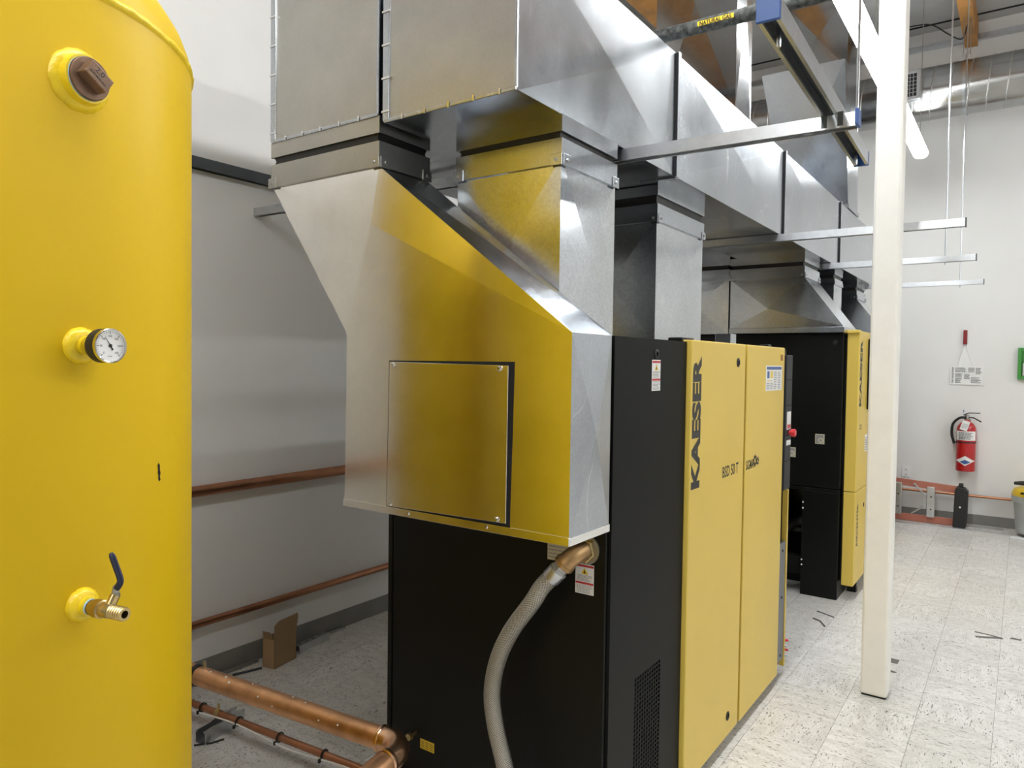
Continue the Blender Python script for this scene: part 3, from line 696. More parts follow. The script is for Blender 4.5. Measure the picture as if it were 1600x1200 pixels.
def riser(name, label, x0, x1, y0, y1, z0, z1, n):
    t = thing(name, label, 'duct', ((x0 + x1) / 2, (y0 + y1) / 2, z0))
    for k in range(n):
        a, c = z0 + (z1 - z0) * k / n, z0 + (z1 - z0) * (k + 1) / n
        sheet_box(MB(), x0, x1, y0, y1, a, c, .008, ('top', 'bottom')).build('duct_section', 'riser_metal', t)
        if k: rim(MB(), x0, x1, y0, y1, a - .014, a + .014, .008).build('joint_cleat', 'galvanised', t, merge=False)
    return t
riser('duct_riser', 'tall galvanised duct riser behind the natural gas pipe', -1.62, -1.195, 3.56, 3.80, 2.866, 5.10, 2)
t = riser('duct_riser', 'galvanised duct riser behind the strut with blue end caps', -1.66, -1.20, 6.20, 6.62, 3.95, 5.10, 2)
b = MB()
T0 = [(-1.82, 6.06, 3.97), (-1.19, 6.06, 3.97), (-1.19, 6.62, 3.97), (-1.82, 6.62, 3.97)]
T1 = [(-1.66, 6.30, 2.87), (-1.185, 6.30, 2.87), (-1.185, 6.70, 2.87), (-1.66, 6.70, 2.87)]
for k in range(4): b.xface(T1[k], T1[(k + 1) % 4], T0[(k + 1) % 4], T0[k], .01)
b.quad(*T0); b.quad(*T1[::-1]); b.build('offset_section', 'galvanised', t)
MB().box(-1.67, -1.175, 6.28, 6.72, 2.866, 2.90).build('base_flange', 'galvanised', t, bevel=.002)

# ================================================================== FARTHER COMPRESSORS
def far_compressor(yn, label, hlabel, ln=1.38, dx=0.0):
    c = thing('compressor', label, 'compressor', (-1.6, yn + .7, 0))
    yb = yn + ln
    MB().box(-2.28, -1.0, yn, yb, .765, 1.828).build('cabinet_body', 'panel_black', c, bevel=.006)
    MB().box(-2.28, -1.004, yn + .004, yb, .735, .758).build('cabinet_base', 'panel_black', c, bevel=.003)
    MB().box(-1.245, -1.004, yn + .004, yn + .36, 0.0, .735).build('front_stand', 'panel_black', c, bevel=.004)
    MB().box(-1.245, -1.004, yb - .30, yb, 0.0, .735).build('front_stand', 'panel_black', c, bevel=.004)
    MB().box(-2.28, -2.0, yn + .004, yb, 0.0, .735).build('rear_stand', 'panel_black', c, bevel=.004)
    MB().box(-2.0, -1.24, yn + .03, yn + .10, .13, .26).build('cross_beam', 'panel_charcoal', c, bevel=.004)
    MB().lathe((-1.62, yn + .12, .46), Y_, [(0, .02), (.02, .12), (.06, .19), (.12, .225), (ln - .3, .225), (ln - .24, .19), (ln - .2, .12), (ln - .18, .02)], 40).build('receiver', 'panel_black', c, smooth=40)
    MB().box(-2.0, -1.24, yn + .3, yb - .1, 0.0, .16).build('dryer_box', 'panel_black', c, bevel=.01)
    for z in (.64, .60, .235, .20):
        MB().lathe((-1.238, yn + .004, z + .01), -Y_, [(0, .006), (.006, .005)], 8).build('bolt', 'label_white', c)
    for x, z in ((-1.137, 1.10), (-1.325, .995)):
        k = MB().box(x - .03, x + .03, yn - .004, yn, z - .034, z + .034).build('small_label', 'label_cream', c, label='small square cream label with ring mark')
        MB().box(x - .024, x + .024, yn - .0048, yn - .004, z - .028, z + .028).build('label_field', 'ink_grey', k)
        MB().lathe((x + .006, yn - .0048, z - .008), -Y_, [(0, .018), (.0006, .018), (.0006, .009)], 18, caps=False).build('label_ring', 'label_cream', k)
    MB().lathe((-1.055, yn, 1.765), -Y_, [(0, .018), (.005, .017), (.006, .009)], 18).build('latch', 'rubber_black', c)
    MB().lathe((-1.20, yn, .748), -Y_, [(0, .014), (.003, .014)], 12).build('handle_hole', 'gap_black', c)
    # yellow front doors standing proud of the cabinet
    for (a, e, z0, z1, kind) in ((yn + .03, yn + .70, .752, 1.846, 'A'), (yn + .71, yb - .02, .752, 1.846, 'B'), (yn + .03, yn + .70, .105, .748, 'C'), (yn + .71, yb - .02, .105, .748, 'D'))[::1 if ln > 1 else 2]:
        d = MB().box(-.984, -.908, a, e, z0, z1).build('door', 'door_yellow', c, bevel=.005)
        if kind == 'A':
            text('KAESER', 'brand_lettering', 'ink_black', d, frame((-.908, a + .12, 1.33), Z_, -Y_), .46, .078, .04)
            text('SIGMA', 'logo_lettering', 'ink_black', d, frame((-.908, a + .50, 1.17), Y_, Z_), .10, .035, .02)
            text('CD', 'model_lettering', 'ink_black', d, frame((-.908, a + .08, 1.17), Y_, Z_), .08, .035, .018)
            k = MB(frame((-.908, a + .30, 1.00), Y_, Z_)).box(0, .24, 0, .12, 0, .0008).build('information_label', 'label_white', d)
            lines('fine_print', 'ink_grey', k, frame((-.908, a + .31, 1.005), Y_, Z_), .22, .10, 6, 70)
        if kind == 'C':
            text('AIRCENTER', 'model_lettering', 'ink_black', d, frame((-.908, a + .12, .36), Z_, -Y_), .30, .055, .02)
            MB().lathe((-.909, a + .32, .62), X_, [(0, .016), (.004, .014)], 16).build('latch', 'rubber_black', d)
    MB().box(-1.01, -.905, yn + .005, yn + .05, 1.828, 1.850).build('door_hinge', 'door_yellow', c, bevel=.003)
    MB().box(-.908, -.868, yn + .36, yn + .64, 1.30, 1.80).build('control_panel', 'panel_charcoal', c, bevel=.006)
    MB().lathe((-.868, yn + .45, 1.33), X_, [(0, .012), (.012, .012), (.012, .019), (.03, .017)], 18).build('stop_button', 'red_plastic', c, smooth=35)
    MB().box(-1.0, -.985, yn + .06, yb - .06, .14, 1.80).build('door_frame', 'door_yellow' if False else 'panel_black', c)
    for yy in (yn + .28, yb - .2): MB().box(-.99, -.93, yy, yy + .05, 0, .11).build('door_foot', 'panel_black', c)
    if dx:
        c.location.x += dx
    # hood on the roof, flaring to the aisle
    h = thing('roof_hood', hlabel, 'hood', (-1.4, yn + .15, 1.83), 'hoods on compressor roofs')
    ya, ye, xl, xr, xt = yn - .10, yn + .33, -1.750, -.985, -1.245
    zt = 2.215; z0 = 1.868
    b = MB()
    F = [(xl, z0), (xr, z0), (xt, zt), (xl, zt)]
    f = [Vector((x, ya, z)) for x, z in F]; k = [Vector((x, ye, z)) for x, z in F]
    b.xface(*f, .008, (-1.48, ya, 2.00)); b.quad(*k[::-1])
    for i in range(4): b.quad(f[i], k[i], k[(i + 1) % 4], f[(i + 1) % 4])
    b.build('hood_shell', 'galvanised_spangled', h)
    MB().box(xl - .004, xr + .006, ya - .005, ye + .005, 1.829, 1.868).build('base_flange', 'galvanised', h, bevel=.002)
    connector(h, xl, xt, ya, ye, 2.364, 2.315, 2.288, 2.212, 'galvanised')
far_compressor(5.30, 'second black and yellow compressor on a raised stand, left of the column', 'galvanised hood flaring over the roof of the second compressor')
far_compressor(7.18, 'farthest compressor, mostly hidden behind the second compressor and the column', 'dark galvanised hood on the roof of the farthest compressor', .86, -.20)

# ================================================================== STRUT CHANNELS, RODS, GAS PIPE
def strut_mesh(b, a, c, u, v, s=.041, slots=False, only=0):
    """C channel, open side along -v; a/c on the top face centre line; only: 1 flanges, 2 web"""
    a = Vector(a); c = Vector(c); h = s / 2; t = .0028
    if only != 2:
        b.prism([(-h, 0), (-h + t, 0), (-h + t, -s), (-h, -s)], a, c, u, v); b.prism([(h - t, 0), (h, 0), (h, -s), (h - t, -s)], a, c, u, v)
        b.prism([(-h + t, -s + .007), (-h + t, -s), (-h + .0095, -s), (-h + .0095, -s + .007)], a, c, u, v); b.prism([(h - .0095, -s + .007), (h - .0095, -s), (h - t, -s), (h - t, -s + .007)], a, c, u, v)
    if only == 1: return b
    if only == 2:      # shade inside the channel, put in as dark strips on the flanges
        b.prism([(-h + t, -t), (-h + t + .0006, -t), (-h + t + .0006, -s + .008), (-h + t, -s + .008)], a, c, u, v); b.prism([(h - t - .0006, -t), (h - t, -t), (h - t, -s + .008), (h - t - .0006, -s + .008)], a, c, u, v)
    if not slots: b.prism([(-h + t, 0), (-h + t, -t), (h - t, -t), (h - t, 0)], a, c, u, v); return b
    b.prism([(-h + t, 0), (-h + t, -t), (-.007, -t), (-.007, 0)], a, c, u, v); b.prism([(.007, 0), (.007, -t), (h - t, -t), (h - t, 0)], a, c, u, v)
    Ln = (c - a).length; d = (c - a).normalized(); n = int(Ln / .05)
    for k in range(n + 1):
        p0 = a + d * max(0, k * .05 - .011); p1 = a + d * min(Ln, k * .05 + .011)
        b.prism([(-.007, 0), (-.007, -t), (.007, -t), (.007, 0)], p0, p1, u, v)
    return b
def rod(x, y, z0, z1, label):
    b = MB().cyl((x, y, z0), (x, y, z1), .0052, 8)
    return tag(b.build('threaded_rod', 'zinc_strut', smooth=40), label, 'rod', 'hanging threaded rods')
t = thing('strut_channel', 'nearest zinc strut across under the ducts, its aisle end blue capped', 'strut', (-1.9, 2.34, 2.3), 'strut channels under the ducts')
a_, c_ = Vector((-3.30, 2.335, 2.386)), Vector((-.425, 2.355, 2.352)); dd = (c_ - a_).normalized(); uu = Vector((-dd.y, dd.x, 0)).normalized(); vv = dd.cross(uu) * 1
if vv.z < 0: vv = -vv
strut_mesh(MB(), a_, c_, uu, vv, .041, True).build('channel', 'zinc_strut', t, merge=False)
MB().box(-.427, -.417, 2.332, 2.378, 2.314, 2.362).build('end_cap', 'blue_plastic', t, bevel=.002)
for x in (-.520, -.475): MB().box(x, x + .016, 2.333, 2.3342, 2.317, 2.359).build('dark_mark', 'steel_dark', t)
for yy, xe, lb in ((4.33, -.262, 'second strut from the camera, crossing in front of the column upper part'), (5.72, -.280, 'third strut from the camera under the ducts'), (7.35, -.300, 'farthest and lowest looking strut under the ducts')):
    t = thing('strut_channel', lb.replace('crossing in front of the column upper part', 'ending right of the column'), 'strut', (-1.3, yy, 2.32), 'strut channels under the ducts')
    strut_mesh(MB(), (-2.50, yy, 2.360), (xe, yy, 2.360), Y_, Z_, .041).build('channel', 'zinc_strut', t, merge=False)
    MB().box(xe - .002, xe + .004, yy - .0215, yy + .0215, 2.317, 2.362).build('end_cap', 'steel_dark', t)
rod(-.640, 4.33, 2.30, ZC, 'thin rod on the second strut, hidden behind the column')
rod(-.457, 5.72, 2.30, ZC, 'left of the two thin rods hanging right of the column')
rod(-.472, 7.35, 2.30, ZC, 'right of the two thin rods hanging right of the column')
for yy, lb in ((4.33, 'second'), (5.72, 'third'), (7.35, 'farthest')): rod(-2.40, yy, 2.30, ZC, 'thin rod on the wall side of the %s strut, behind the ducts' % lb)
# slotted channel with blue ends over the aisle
t = thing('slotted_channel', 'slotted strut with blue end caps running lengthwise over the aisle', 'strut', (-.45, 2.1, 2.3))
a_, c_ = Vector((-.478, 1.630, 2.404)), Vector((-.520, 2.985, 2.404))
dd = (c_ - a_).normalized(); uu = Vector((dd.y, -dd.x, 0)).normalized(); vv = uu.cross(dd)
if vv.z < 0: vv = -vv
strut_mesh(MB(), a_, c_, uu, vv, .049, True, 1).build('channel', 'zinc_strut', t, merge=False)
strut_mesh(MB(), a_, c_, uu, vv, .049, True, 2).build('slotted_web', 'steel_dark', t, merge=False)  # web coloured dark to stand in for the shade inside the channel
for q, k in ((a_, -1), (c_, 1)):
    M = frame(q, uu, vv); MB(M).box(-.0262, .0262, -.051, .0015, -.004 if k * M.col[2].xyz.dot(dd) > 0 else -.006, .006).build('end_cap', 'blue_plastic', t, bevel=.002)
rod(-.4800, 1.72, 2.33, ZC, 'thin rod holding the blue capped channel at its near end')
rod(-.5165, 2.86, 2.33, ZC, 'thin rod holding the blue capped channel at its far end')
# dark rail along the left wall
t = tag(strut_mesh(MB(), (XL + .0205, .9, 2.565), (XL + .0205, 3.6, 2.565), X_, Z_, .052).build('wall_rail', 'steel_dark', merge=False), 'dark grey steel rail along the left wall between tank and ducts', 'rail')
# natural gas pipe
gy, gz = 3.135, 3.10
gp = thing('gas_pipe', 'dark speckled steel pipe with yellow NATURAL GAS label', 'pipe', (0, gy, gz))
MB().cyl((XL, gy - .04, gz), (XR, gy + .09, gz), .0305, 24).build('pipe', 'gas_pipe_steel', gp, smooth=40)
b = MB(); x0_, x1_ = -1.215, -1.055; cols = []
yc = lambda x: gy - .04 + .13 * (x - XL) / (XR - XL)
for x in (x0_, x1_): cols.append([b.p(x, yc(x) - .0312 * math.cos(a), gz + .0312 * math.sin(a)) for a in [-.05 + .65 * k / 6 - .33 for k in range(7)]])
for k in range(6): b.f.append([cols[0][k], cols[1][k], cols[1][k + 1], cols[0][k + 1]])
gl = b.build('pipe_label', 'label_yellow', gp, smooth=60)
el = -.05 - .0; nrm = Vector((0, -math.cos(el), math.sin(el)))
text('NATURAL GAS', 'label_lettering', 'ink_black', gl, frame((-1.205, yc(-1.2) - .0318, gz - .0125), Vector((1, .0164, 0)), Z_), .14, .0185, .03, .0008)

# ================================================================== SPIRAL DUCT
sd = thing('spiral_duct', 'round galvanised spiral duct along the far wall below the ceiling', 'duct', (0, 8.05, 3.98))
sy, sz, sr = 8.05, 4.235, .243
MB().lathe((XL + .02, sy, sz), X_, [(0, sr), (XR - XL - .04, sr)], 64).build('duct_body', 'spiral_metal', sd, smooth=40)
pts = []; pitch = .150; n = int((XR - XL - .1) / pitch * 24)
for k in range(n): a = 2 * PI * k / 24; pts.append((XL + .05 + pitch * k / 24, sy + sr * math.cos(a), sz - sr * math.sin(a)))
MB().tube(pts, .0065, 6).build('spiral_seam', 'steel_dull', sd, smooth=60)
MB().lathe((.02, sy, sz), X_, [(0, sr + .004), (.02, sr + .012), (.05, sr + .012), (.30, sr + .004)], 64, caps=False).build('coupling_sleeve', 'galvanised', sd, smooth=40)
gr = MB().box(-1.20, -.862, sy - sr - .040, sy - sr + .05, sz - .115, sz + .155).build('air_register', 'aluminium', sd, bevel=.004, label='white framed air register with dark louvres')
MB().box(-1.175, -.895, sy - sr - .042, sy - sr - .039, sz - .085, sz + .125).build('register_opening', 'gap_black', gr)
b = MB()
for k in range(1, 10): x = -1.175 + .028 * k; b.box(x - .003, x + .003, sy - sr - .046, sy - sr - .042, sz - .085, sz + .125)
for k in range(1, 6): z = sz - .085 + .035 * k; b.box(-1.175, -.895, sy - sr - .045, sy - sr - .042, z - .002, z + .002)
b.build('louvres', 'ink_grey', gr, merge=False)['kind'] = 'stuff'
for x in (-.535, -2.6, 1.6):
    st = MB().lathe((x, sy, sz), X_, [(0, sr + .006), (.03, sr + .006)], 64, caps=False).build('hanger_strap', 'galvanised', sd, smooth=40)
    MB().box(x - .02, x + .05, sy - .03, sy + .03, sz + sr, sz + sr + .06).build('hanger_bracket', 'galvanised', st)
    for k in (-.012, .042): MB().cyl((x + k, sy, sz + sr + .05), (x + k, sy, ZC - .23), .004, 6).build('hanger_rod', 'steel_dull', st)

# ================================================================== COPPER PIPES
def ptag(o, l, cat='pipe', g=None): return tag(o, l, cat, g)
ptag(MB().cyl((-3.262, -1.0, .953), (-3.262, 8.6, .953), .0275, 24).build('copper_pipe', 'copper_dark', smooth=40), 'upper copper pipe running along the left wall')
ptag(MB().cyl((-3.262, -1.0, .300), (-3.262, 8.72, .300), .0185, 20).build('copper_pipe', 'copper_dark', smooth=40), 'thinner lower copper pipe along the left wall above baseboard')
ptag(MB().cyl((-3.24, 8.745, .305), (XR, 8.745, .285), .0135, 16).build('copper_pipe', 'copper_dark', smooth=40), 'thin copper pipe along the far wall behind the ladder')
bp_ = thing('copper_pipe', 'thick copper pipe with elbow lying in front of the nearest compressor', 'pipe', (-2.0, 1.55, 0))
zp = .425; pa = Vector((-3.25, 1.424, zp)); pe = Vector((-1.595, 1.586, zp)); d = (pe - pa).normalized(); e2 = Vector((-.16, -.985, -.06)).normalized()
MB().cyl(pa, pe + d * .01, .0350, 30).build('pipe', 'copper_pipe', bp_, smooth=40)
er = .062; q0 = pe + d * .025
n_ = d; side = (e2 - n_ * e2.dot(n_)).normalized(); cc = q0 + side * er
ap_ = arc(cc, -side, n_, er, 0, PI / 2, 10)
MB().tube([pe - d * .005] + ap_ + [ap_[-1] + side * .03], .0385, 30).build('elbow', 'copper_bright', bp_, smooth=40)
MB().lathe(pe - d * .010, d, [(0, .0365), (.004, .0415), (.012, .0415), (.016, .039)], 30, caps=False).build('elbow_rim', 'copper_bright', bp_, smooth=40)
MB().lathe(ap_[-1] + side * .018, side, [(0, .039), (.004, .0415), (.012, .0415), (.016, .0365)], 30, caps=False).build('elbow_rim', 'copper_bright', bp_, smooth=40)
le = ap_[-1] + side * .40
MB().cyl(ap_[-1], le, .0350, 30).build('pipe', 'copper_pipe', bp_, smooth=40)
MB().lathe((le.x, le.y, le.z + .04), -Z_, [(0, .042), (.08, .042), (le.z + .02, .036), (le.z + .04, .036)], 24).build('pipe_leg', 'copper_pipe', bp_, smooth=40)
cl = pa + d * .772
MB().lathe(cl, d, [(0, .0375), (.022, .0375)], 30).build('rubber_clamp', 'rubber_black', bp_, smooth=40)
MB().cyl(cl + d * .05 + Z_ * .030, cl + d * .05 + Z_ * .062, .006, 10).build('clamp_bolt', 'chrome', bp_)
rd = random.Random(5)
for k in range(10):
    s_ = .86 + .07 * k + rd.uniform(-.02, .02); a = rd.uniform(.1, 1.8); q = pa + d * s_ + (Vector((d.y, -d.x, 0)) * math.cos(a) + Z_ * math.sin(a)) * .0351
    MB().lathe(q, q - (pa + d * s_), [(-.001, .0052 * rd.uniform(.5, 1.1)), (.0015, .003)], 8).build('solder_spot', 'label_white', bp_)
# thin pipe with tie wraps
sp_ = thing('copper_tube', 'thin copper tube with black cable ties resting on short strut', 'pipe', (-2.5, 1.8, 0))
ta = Vector((-3.25, 1.745, .078)); te = Vector((-1.78, 1.870, .078)); d = (te - ta).normalized()
MB().cyl(ta, te, .0145, 20).build('tube', 'copper_dark', sp_, smooth=40)
lw = [ta + d * s_ + Vector((.1, -.9, -.3)).normalized() * (.019 + .004 * math.sin(s_ * 9)) - Z_ * (.012 * math.sin(s_ * 5) ** 2) for s_ in [k * .05 for k in range(30)]]
MB().tube(lw, .0035, 8).build('clear_tubing', 'label_white', sp_, smooth=60)
for px_ in (.365, .60, .845, 1.09):
    q = ta + d * px_
    tie = MB().lathe(q, d, [(0, .0205), (.004, .0205), (.004, .0160), (0, .0160)], 20, caps=False).build('cable_tie', 'rubber_black', sp_)
    MB().box(q.x - .003, q.x + .004, q.y - .028, q.y - .018, q.z - .022, q.z - .008).build('tie_head', 'rubber_black', tie)
q = ta + d * .47
MB().lathe(q - d * .012, d, [(0, .0165), (.024, .0165)], 18, caps=False).build('pipe_clamp', 'brass', sp_)
MB().cyl(q + Z_ * .012, q + Z_ * .042, .006, 8).build('clamp_screw', 'brass', sp_)
M = frame(Vector((q.x, q.y, .0)), Vector((.94, -.34, 0)) * -1, Vector((0, 0, 1)))
ss = MB(); strut_mesh(ss, Vector((q.x + .035, q.y - .105, .0)), Vector((q.x - .015, q.y + .115, .0)), Vector((.975, .21, 0)), -Z_, .055)
tag(ss.build('short_strut', 'zinc_strut', merge=False), 'short piece of strut channel on the floor under the thin copper tube', 'strut')
tag(MB().tube([(q.x + .03, q.y - .13, .004), (q.x + .07, q.y - .08, .004), (q.x + .085, q.y - .03, .005)], .004, 8).build('wire_scrap', 'rubber_black'), 'black wire scrap beside the short strut piece', 'wire')

# ================================================================== CARDBOARD BOX AND FLOOR SCRAPS BY THE WALL
bx = thing('cardboard_box', 'small open cardboard box standing on the floor by the wall', 'box', (-3.15, 2.39, 0))
ub = Vector((-.031, .160, 0)).normalized(); vb = Vector((ub.y, -ub.x, 0)) * -1     # ub along the long side, vb to the wall
o0 = Vector((-3.114, 2.317, 0)); Ln, Wd, Ht, tk = .163, .080, .150, .003
M = Matrix((ub, vb, Z_)).transposed().to_4x4(); M.translation = o0
for nm, q in (('long_side', (0, Ln, 0, tk, 0, Ht)), ('long_side', (0, Ln, Wd - tk, Wd, 0, Ht)), ('short_side', (0, tk, 0, Wd, 0, Ht)), ('short_side', (Ln - tk, Ln, 0, Wd, 0, Ht)), ('bottom', (0, Ln, 0, Wd, 0, tk))):
    MB(M).box(*q).build(nm, 'cardboard', bx)
b = MB(M); F = [(0, 0, Ht), (Ln, 0, Ht), (Ln * 1.02, -.010, Ht + .078), (Ln * .97, -.013, Ht + .098), (Ln * .10, -.013, Ht + .098), (-.012, -.010, Ht + .078)]
f1 = [b.p(*q) for q in F]; f2 = [b.p(q[0], q[1] + tk, q[2]) for q in F]; b.bridge(f1, f2); b.f.append(f1); b.f.append(f2[::-1])
b.build('lid', 'cardboard', bx)
b = MB(M); F = [(0, .006, Ht), (0, Wd - .006, Ht), (-.012, Wd - .012, Ht + .042), (-.012, .020, Ht + .042)]
f1 = [b.p(*q) for q in F]; f2 = [b.p(q[0] + .002, q[1], q[2]) for q in F]; b.bridge(f1, f2); b.f.append(f1); b.f.append(f2[::-1]); b.build('dust_flap', 'cardboard_inside', bx)
sc_ = MB(); strut_mesh(sc_, (-3.195, 2.52, .041), (-3.225, 2.75, .041), (1, .1, 0), Z_, .041, True)
tag(sc_.build('strut_offcut', 'zinc_strut', merge=False), 'slotted strut offcut lying on the floor behind the cardboard box', 'strut')
tag(MB().box(-3.285, -3.262, 2.62, 2.93, 0, .012).build('metal_strip', 'steel_dull', bevel=.002), 'flat metal strip on the floor past the strut offcut', 'strip')
tag(MB().cyl((-3.262, 1.3, .011), (-3.262, 2.32, .011), .011, 12).build('conduit', 'steel_dull', smooth=40), 'grey conduit on the floor along the left baseboard', 'conduit')
tag(MB().cyl((-3.215, 2.14, .006), (-3.17, 2.28, .006), .006, 10).build('rod_offcut', 'steel_dark', smooth=40), 'short dark rod on the floor left of the cardboard box', 'rod')

# ================================================================== FAR WALL
W = YF
ex = thing('fire_extinguisher', 'red fire extinguisher hanging on the far wall', 'fire extinguisher', (-.462, W - .10, .555))
ey = W - .10; exx = -.462
MB().lathe((exx, ey, .555), Z_, [(0, .080), (.004, .085), (.02, .087), (.42, .087), (.455, .080), (.485, .060), (.505, .034), (.52, .030), (.525, .02)], 40).build('cylinder', 'red_paint', ex, smooth=40)
MB().lathe((exx, ey, 1.075), Z_, [(0, .022), (.05, .022), (.055, .014)], 20).build('valve_head', 'steel_dull', ex, smooth=40)
MB().lathe((exx, ey, .845), Z_, [(0, .0885), (.012, .0885)], 40, caps=False).build('band', 'rubber_black', ex)
b = MB(); c0, c1 = [], []
for k in range(13):
    a = PI * 1.5 - 1.15 + 2.3 * k / 12; c0.append(b.p(exx + .0882 * math.cos(a), ey + .0882 * math.sin(a), .872)); c1.append(b.p(exx + .0882 * math.cos(a), ey + .0882 * math.sin(a), .965))
for k in range(12): b.f.append([c0[k], c0[k + 1], c1[k + 1], c1[k]])
k_ = b.build('instruction_label', 'label_white', ex, smooth=60)
EM = frame((exx - .06, ey - .090, .88), X_, Z_)
lines('label_print', 'ink_black', k_, EM, .12, .075, 5, 80, .0, .45)
b = MB(); EY = lambda x: ey - math.sqrt(.0886 ** 2 - (x - exx) ** 2)
def diamond(b, w2, h2, zc, off):
    n2 = 10; up, lo = [], []
    for k in range(n2 + 1):
        x = -w2 + 2 * w2 * k / n2; h_ = h2 * (1 - abs(x) / w2); yy = EY(exx + x) - off
        up.append(b.p(exx + x, yy, zc + h_ + 1e-4)); lo.append(b.p(exx + x, yy, zc - h_ - 1e-4))
    for k in range(n2): b.f.append([lo[k], lo[k + 1], up[k + 1], up[k]])
diamond(b, .080, .050, .665, .0008)
k_ = b.build('diamond_label', 'label_white', ex, merge=False)
b = MB(); diamond(b, .048, .024, .652, .0016); b.build('diamond_print', 'label_blue', k_, merge=False)
MB().tube(spline([(exx, ey - .02, 1.10), (exx - .06, ey - .02, 1.095), (exx - .118, ey - .01, 1.03), (exx - .128, ey, .93), (exx - .112, ey, .86), (exx - .098, ey, .83)], 6), [.0125] * 26 + [.013, .016, .017, .018, .018], 12).build('hose', 'rubber_black', ex, smooth=60)
MB().tube([(exx - .03, ey - .01, 1.125), (exx + .02, ey - .01, 1.148), (exx + .115, ey - .01, 1.150)], .008, 8, flat=.5).build('carry_handle', 'steel_dark', ex)
MB().tube([(exx, ey - .01, 1.105), (exx + .06, ey - .01, 1.10), (exx + .125, ey - .01, 1.062)], .009, 8, flat=.5).build('squeeze_lever', 'rubber_black', ex)
MB().lathe((exx - .03, ey - .02, 1.165), (1, .2, 0), [(0, .014), (.004, .014), (.004, .010), (0, .010)], 14, caps=False).build('pull_pin_ring', 'blue_plastic', ex)
M = frame((exx - .055, ey - .092, .985), Vector((.95, 0, -.3)), Vector((.3, 0, .95))); tg = MB(M).box(0, .065, 0, .10, 0, .001).build('inspection_tag', 'paper_white', ex)
lines('tag_print', 'ink_grey', tg, M @ Matrix.Translation((.008, .02, 0)), .05, .05, 4, 90)
MB().box(exx - .03, exx + .03, W - .014, W, .90, 1.08).build('wall_bracket', 'steel_dull', ex)

hk = thing('hanging_sheet', 'printed white sheet hanging from a red holder on the far wall', 'sheet', (-.49, W - .02, 1.43))
MB().box(-.520, -.486, W - .028, W, 1.848, 1.995).build('red_holder', 'red_dark', hk, bevel=.003)
sh = MB().box(-.625, -.335, W - .010, W - .007, 1.432, 1.628).build('sheet', 'paper_white', hk)
for s_ in (-1, 1): MB().tube([(-.503, W - .016, 1.852), (-.495 + s_ * .065, W - .010, 1.626)], .0035, 6).build('cord', 'paper_white', hk)
b = MB(); b.f.append([b.p(-.503, W - .012, 1.85), b.p(-.56, W - .0095, 1.627), b.p(-.43, W - .0095, 1.627)]); b.build('clear_sleeve', 'label_white', hk, merge=False)
SH = frame((-.612, W - .010, 1.44), X_, Z_)
for (x, z, w2, h2, n2, sd_) in ((.0, .005, .018, .17, 14, 100), (.03, .01, .06, .05, 5, 101), (.03, .065, .07, .045, 4, 102), (.11, .05, .05, .055, 5, 103), (.03, .12, .10, .05, 4, 104), (.145, .12, .055, .05, 6, 105), (.17, .01, .085, .06, 5, 106), (.21, .10, .05, .07, 5, 107)):
    lines('sheet_print', 'ink_black', sh, SH @ Matrix.Translation((x, z, 0)), w2, h2, n2, sd_)
ol = thing('wall_outlet', 'white double socket outlet low on the far wall', 'outlet', (-1.0, W - .008, .43))
MB().box(-1.045, -.968, W - .008, W, .425, .542).build('cover_plate', 'label_white', ol, bevel=.002)
for z in (.455, .505): 
    k = MB().lathe((-1.006, W - .008, z), -Y_, [(0, .017), (.002, .016)], 16).build('socket', 'fixture_white', ol)
    for s_ in (-.006, .006): MB().box(-1.006 + s_ - .0015, -1.006 + s_ + .0015, W - .0108, W - .0098, z - .006, z + .006).build('slot', 'gap_black', k)
gb = thing('green_station', 'green framed wall box at the right edge of the far wall', 'wall box', (.06, W, 1.50))
for q in ((-.052, -.022, 1.50, 1.812), (.17, .20, 1.50, 1.812), (-.022, .17, 1.78, 1.812), (-.022, .17, 1.50, 1.53)): MB().box(q[0], q[1], W - .05, W, q[2], q[3]).build('frame_bar', 'green_plastic', gb, bevel=.004)
MB().box(-.022, .17, W - .015, W, 1.53, 1.78).build('back_plate', 'green_plastic', gb)
for x in (.01, .07, .13): MB().lathe((x, W - .035, 1.535), Z_, [(0, .022), (.12, .022), (.13, .012), (.16, .012)], 18).build('bottle', 'label_white', gb, smooth=40)

# folded step ladder lying on its side along the far wall
ld = thing('step_ladder', 'orange fibreglass step ladder lying on its side by the far wall', 'ladder', (-1.3, 8.55, 0))
LY = 8.56
MB().prism([(-.012, -.035), (.012, -.035), (.012, .035), (-.012, .035)], (-2.55, LY, .50), (-.50, LY, .372), Y_, Z_).build('side_rail', 'fiberglass_orange', ld, bevel=.003)
MB().prism([(-.012, -.035), (.012, -.035), (.012, .035), (-.012, .035)], (-2.55, LY, .038), (-.50, LY, .040), Y_, Z_).build('side_rail', 'fiberglass_orange', ld, bevel=.003)
for x in (-.745, -1.045, -1.345, -1.645, -1.945, -2.245): 
    st = MB().box(x - .035, x + .035, LY - .05, LY + .015, .07, .365 + (-x - .5) * .0624).build('step', 'aluminium', ld, bevel=.004)
    for z in (.15, .28): MB().lathe((x + .005, LY - .05, z), -Y_, [(0, .008), (.003, .006)], 10).build('rivet', 'rubber_black', st)
for x in (-.80, -1.10): MB().tube([(x + .03, LY - .02, .26), (x - .10, LY - .02, .40)], .009, 8).build('brace', 'aluminium', ld)
MB().tube([(-.81, LY - .02, .17), (-.92, LY - .02, .085)], .009, 8).build('brace', 'aluminium', ld)
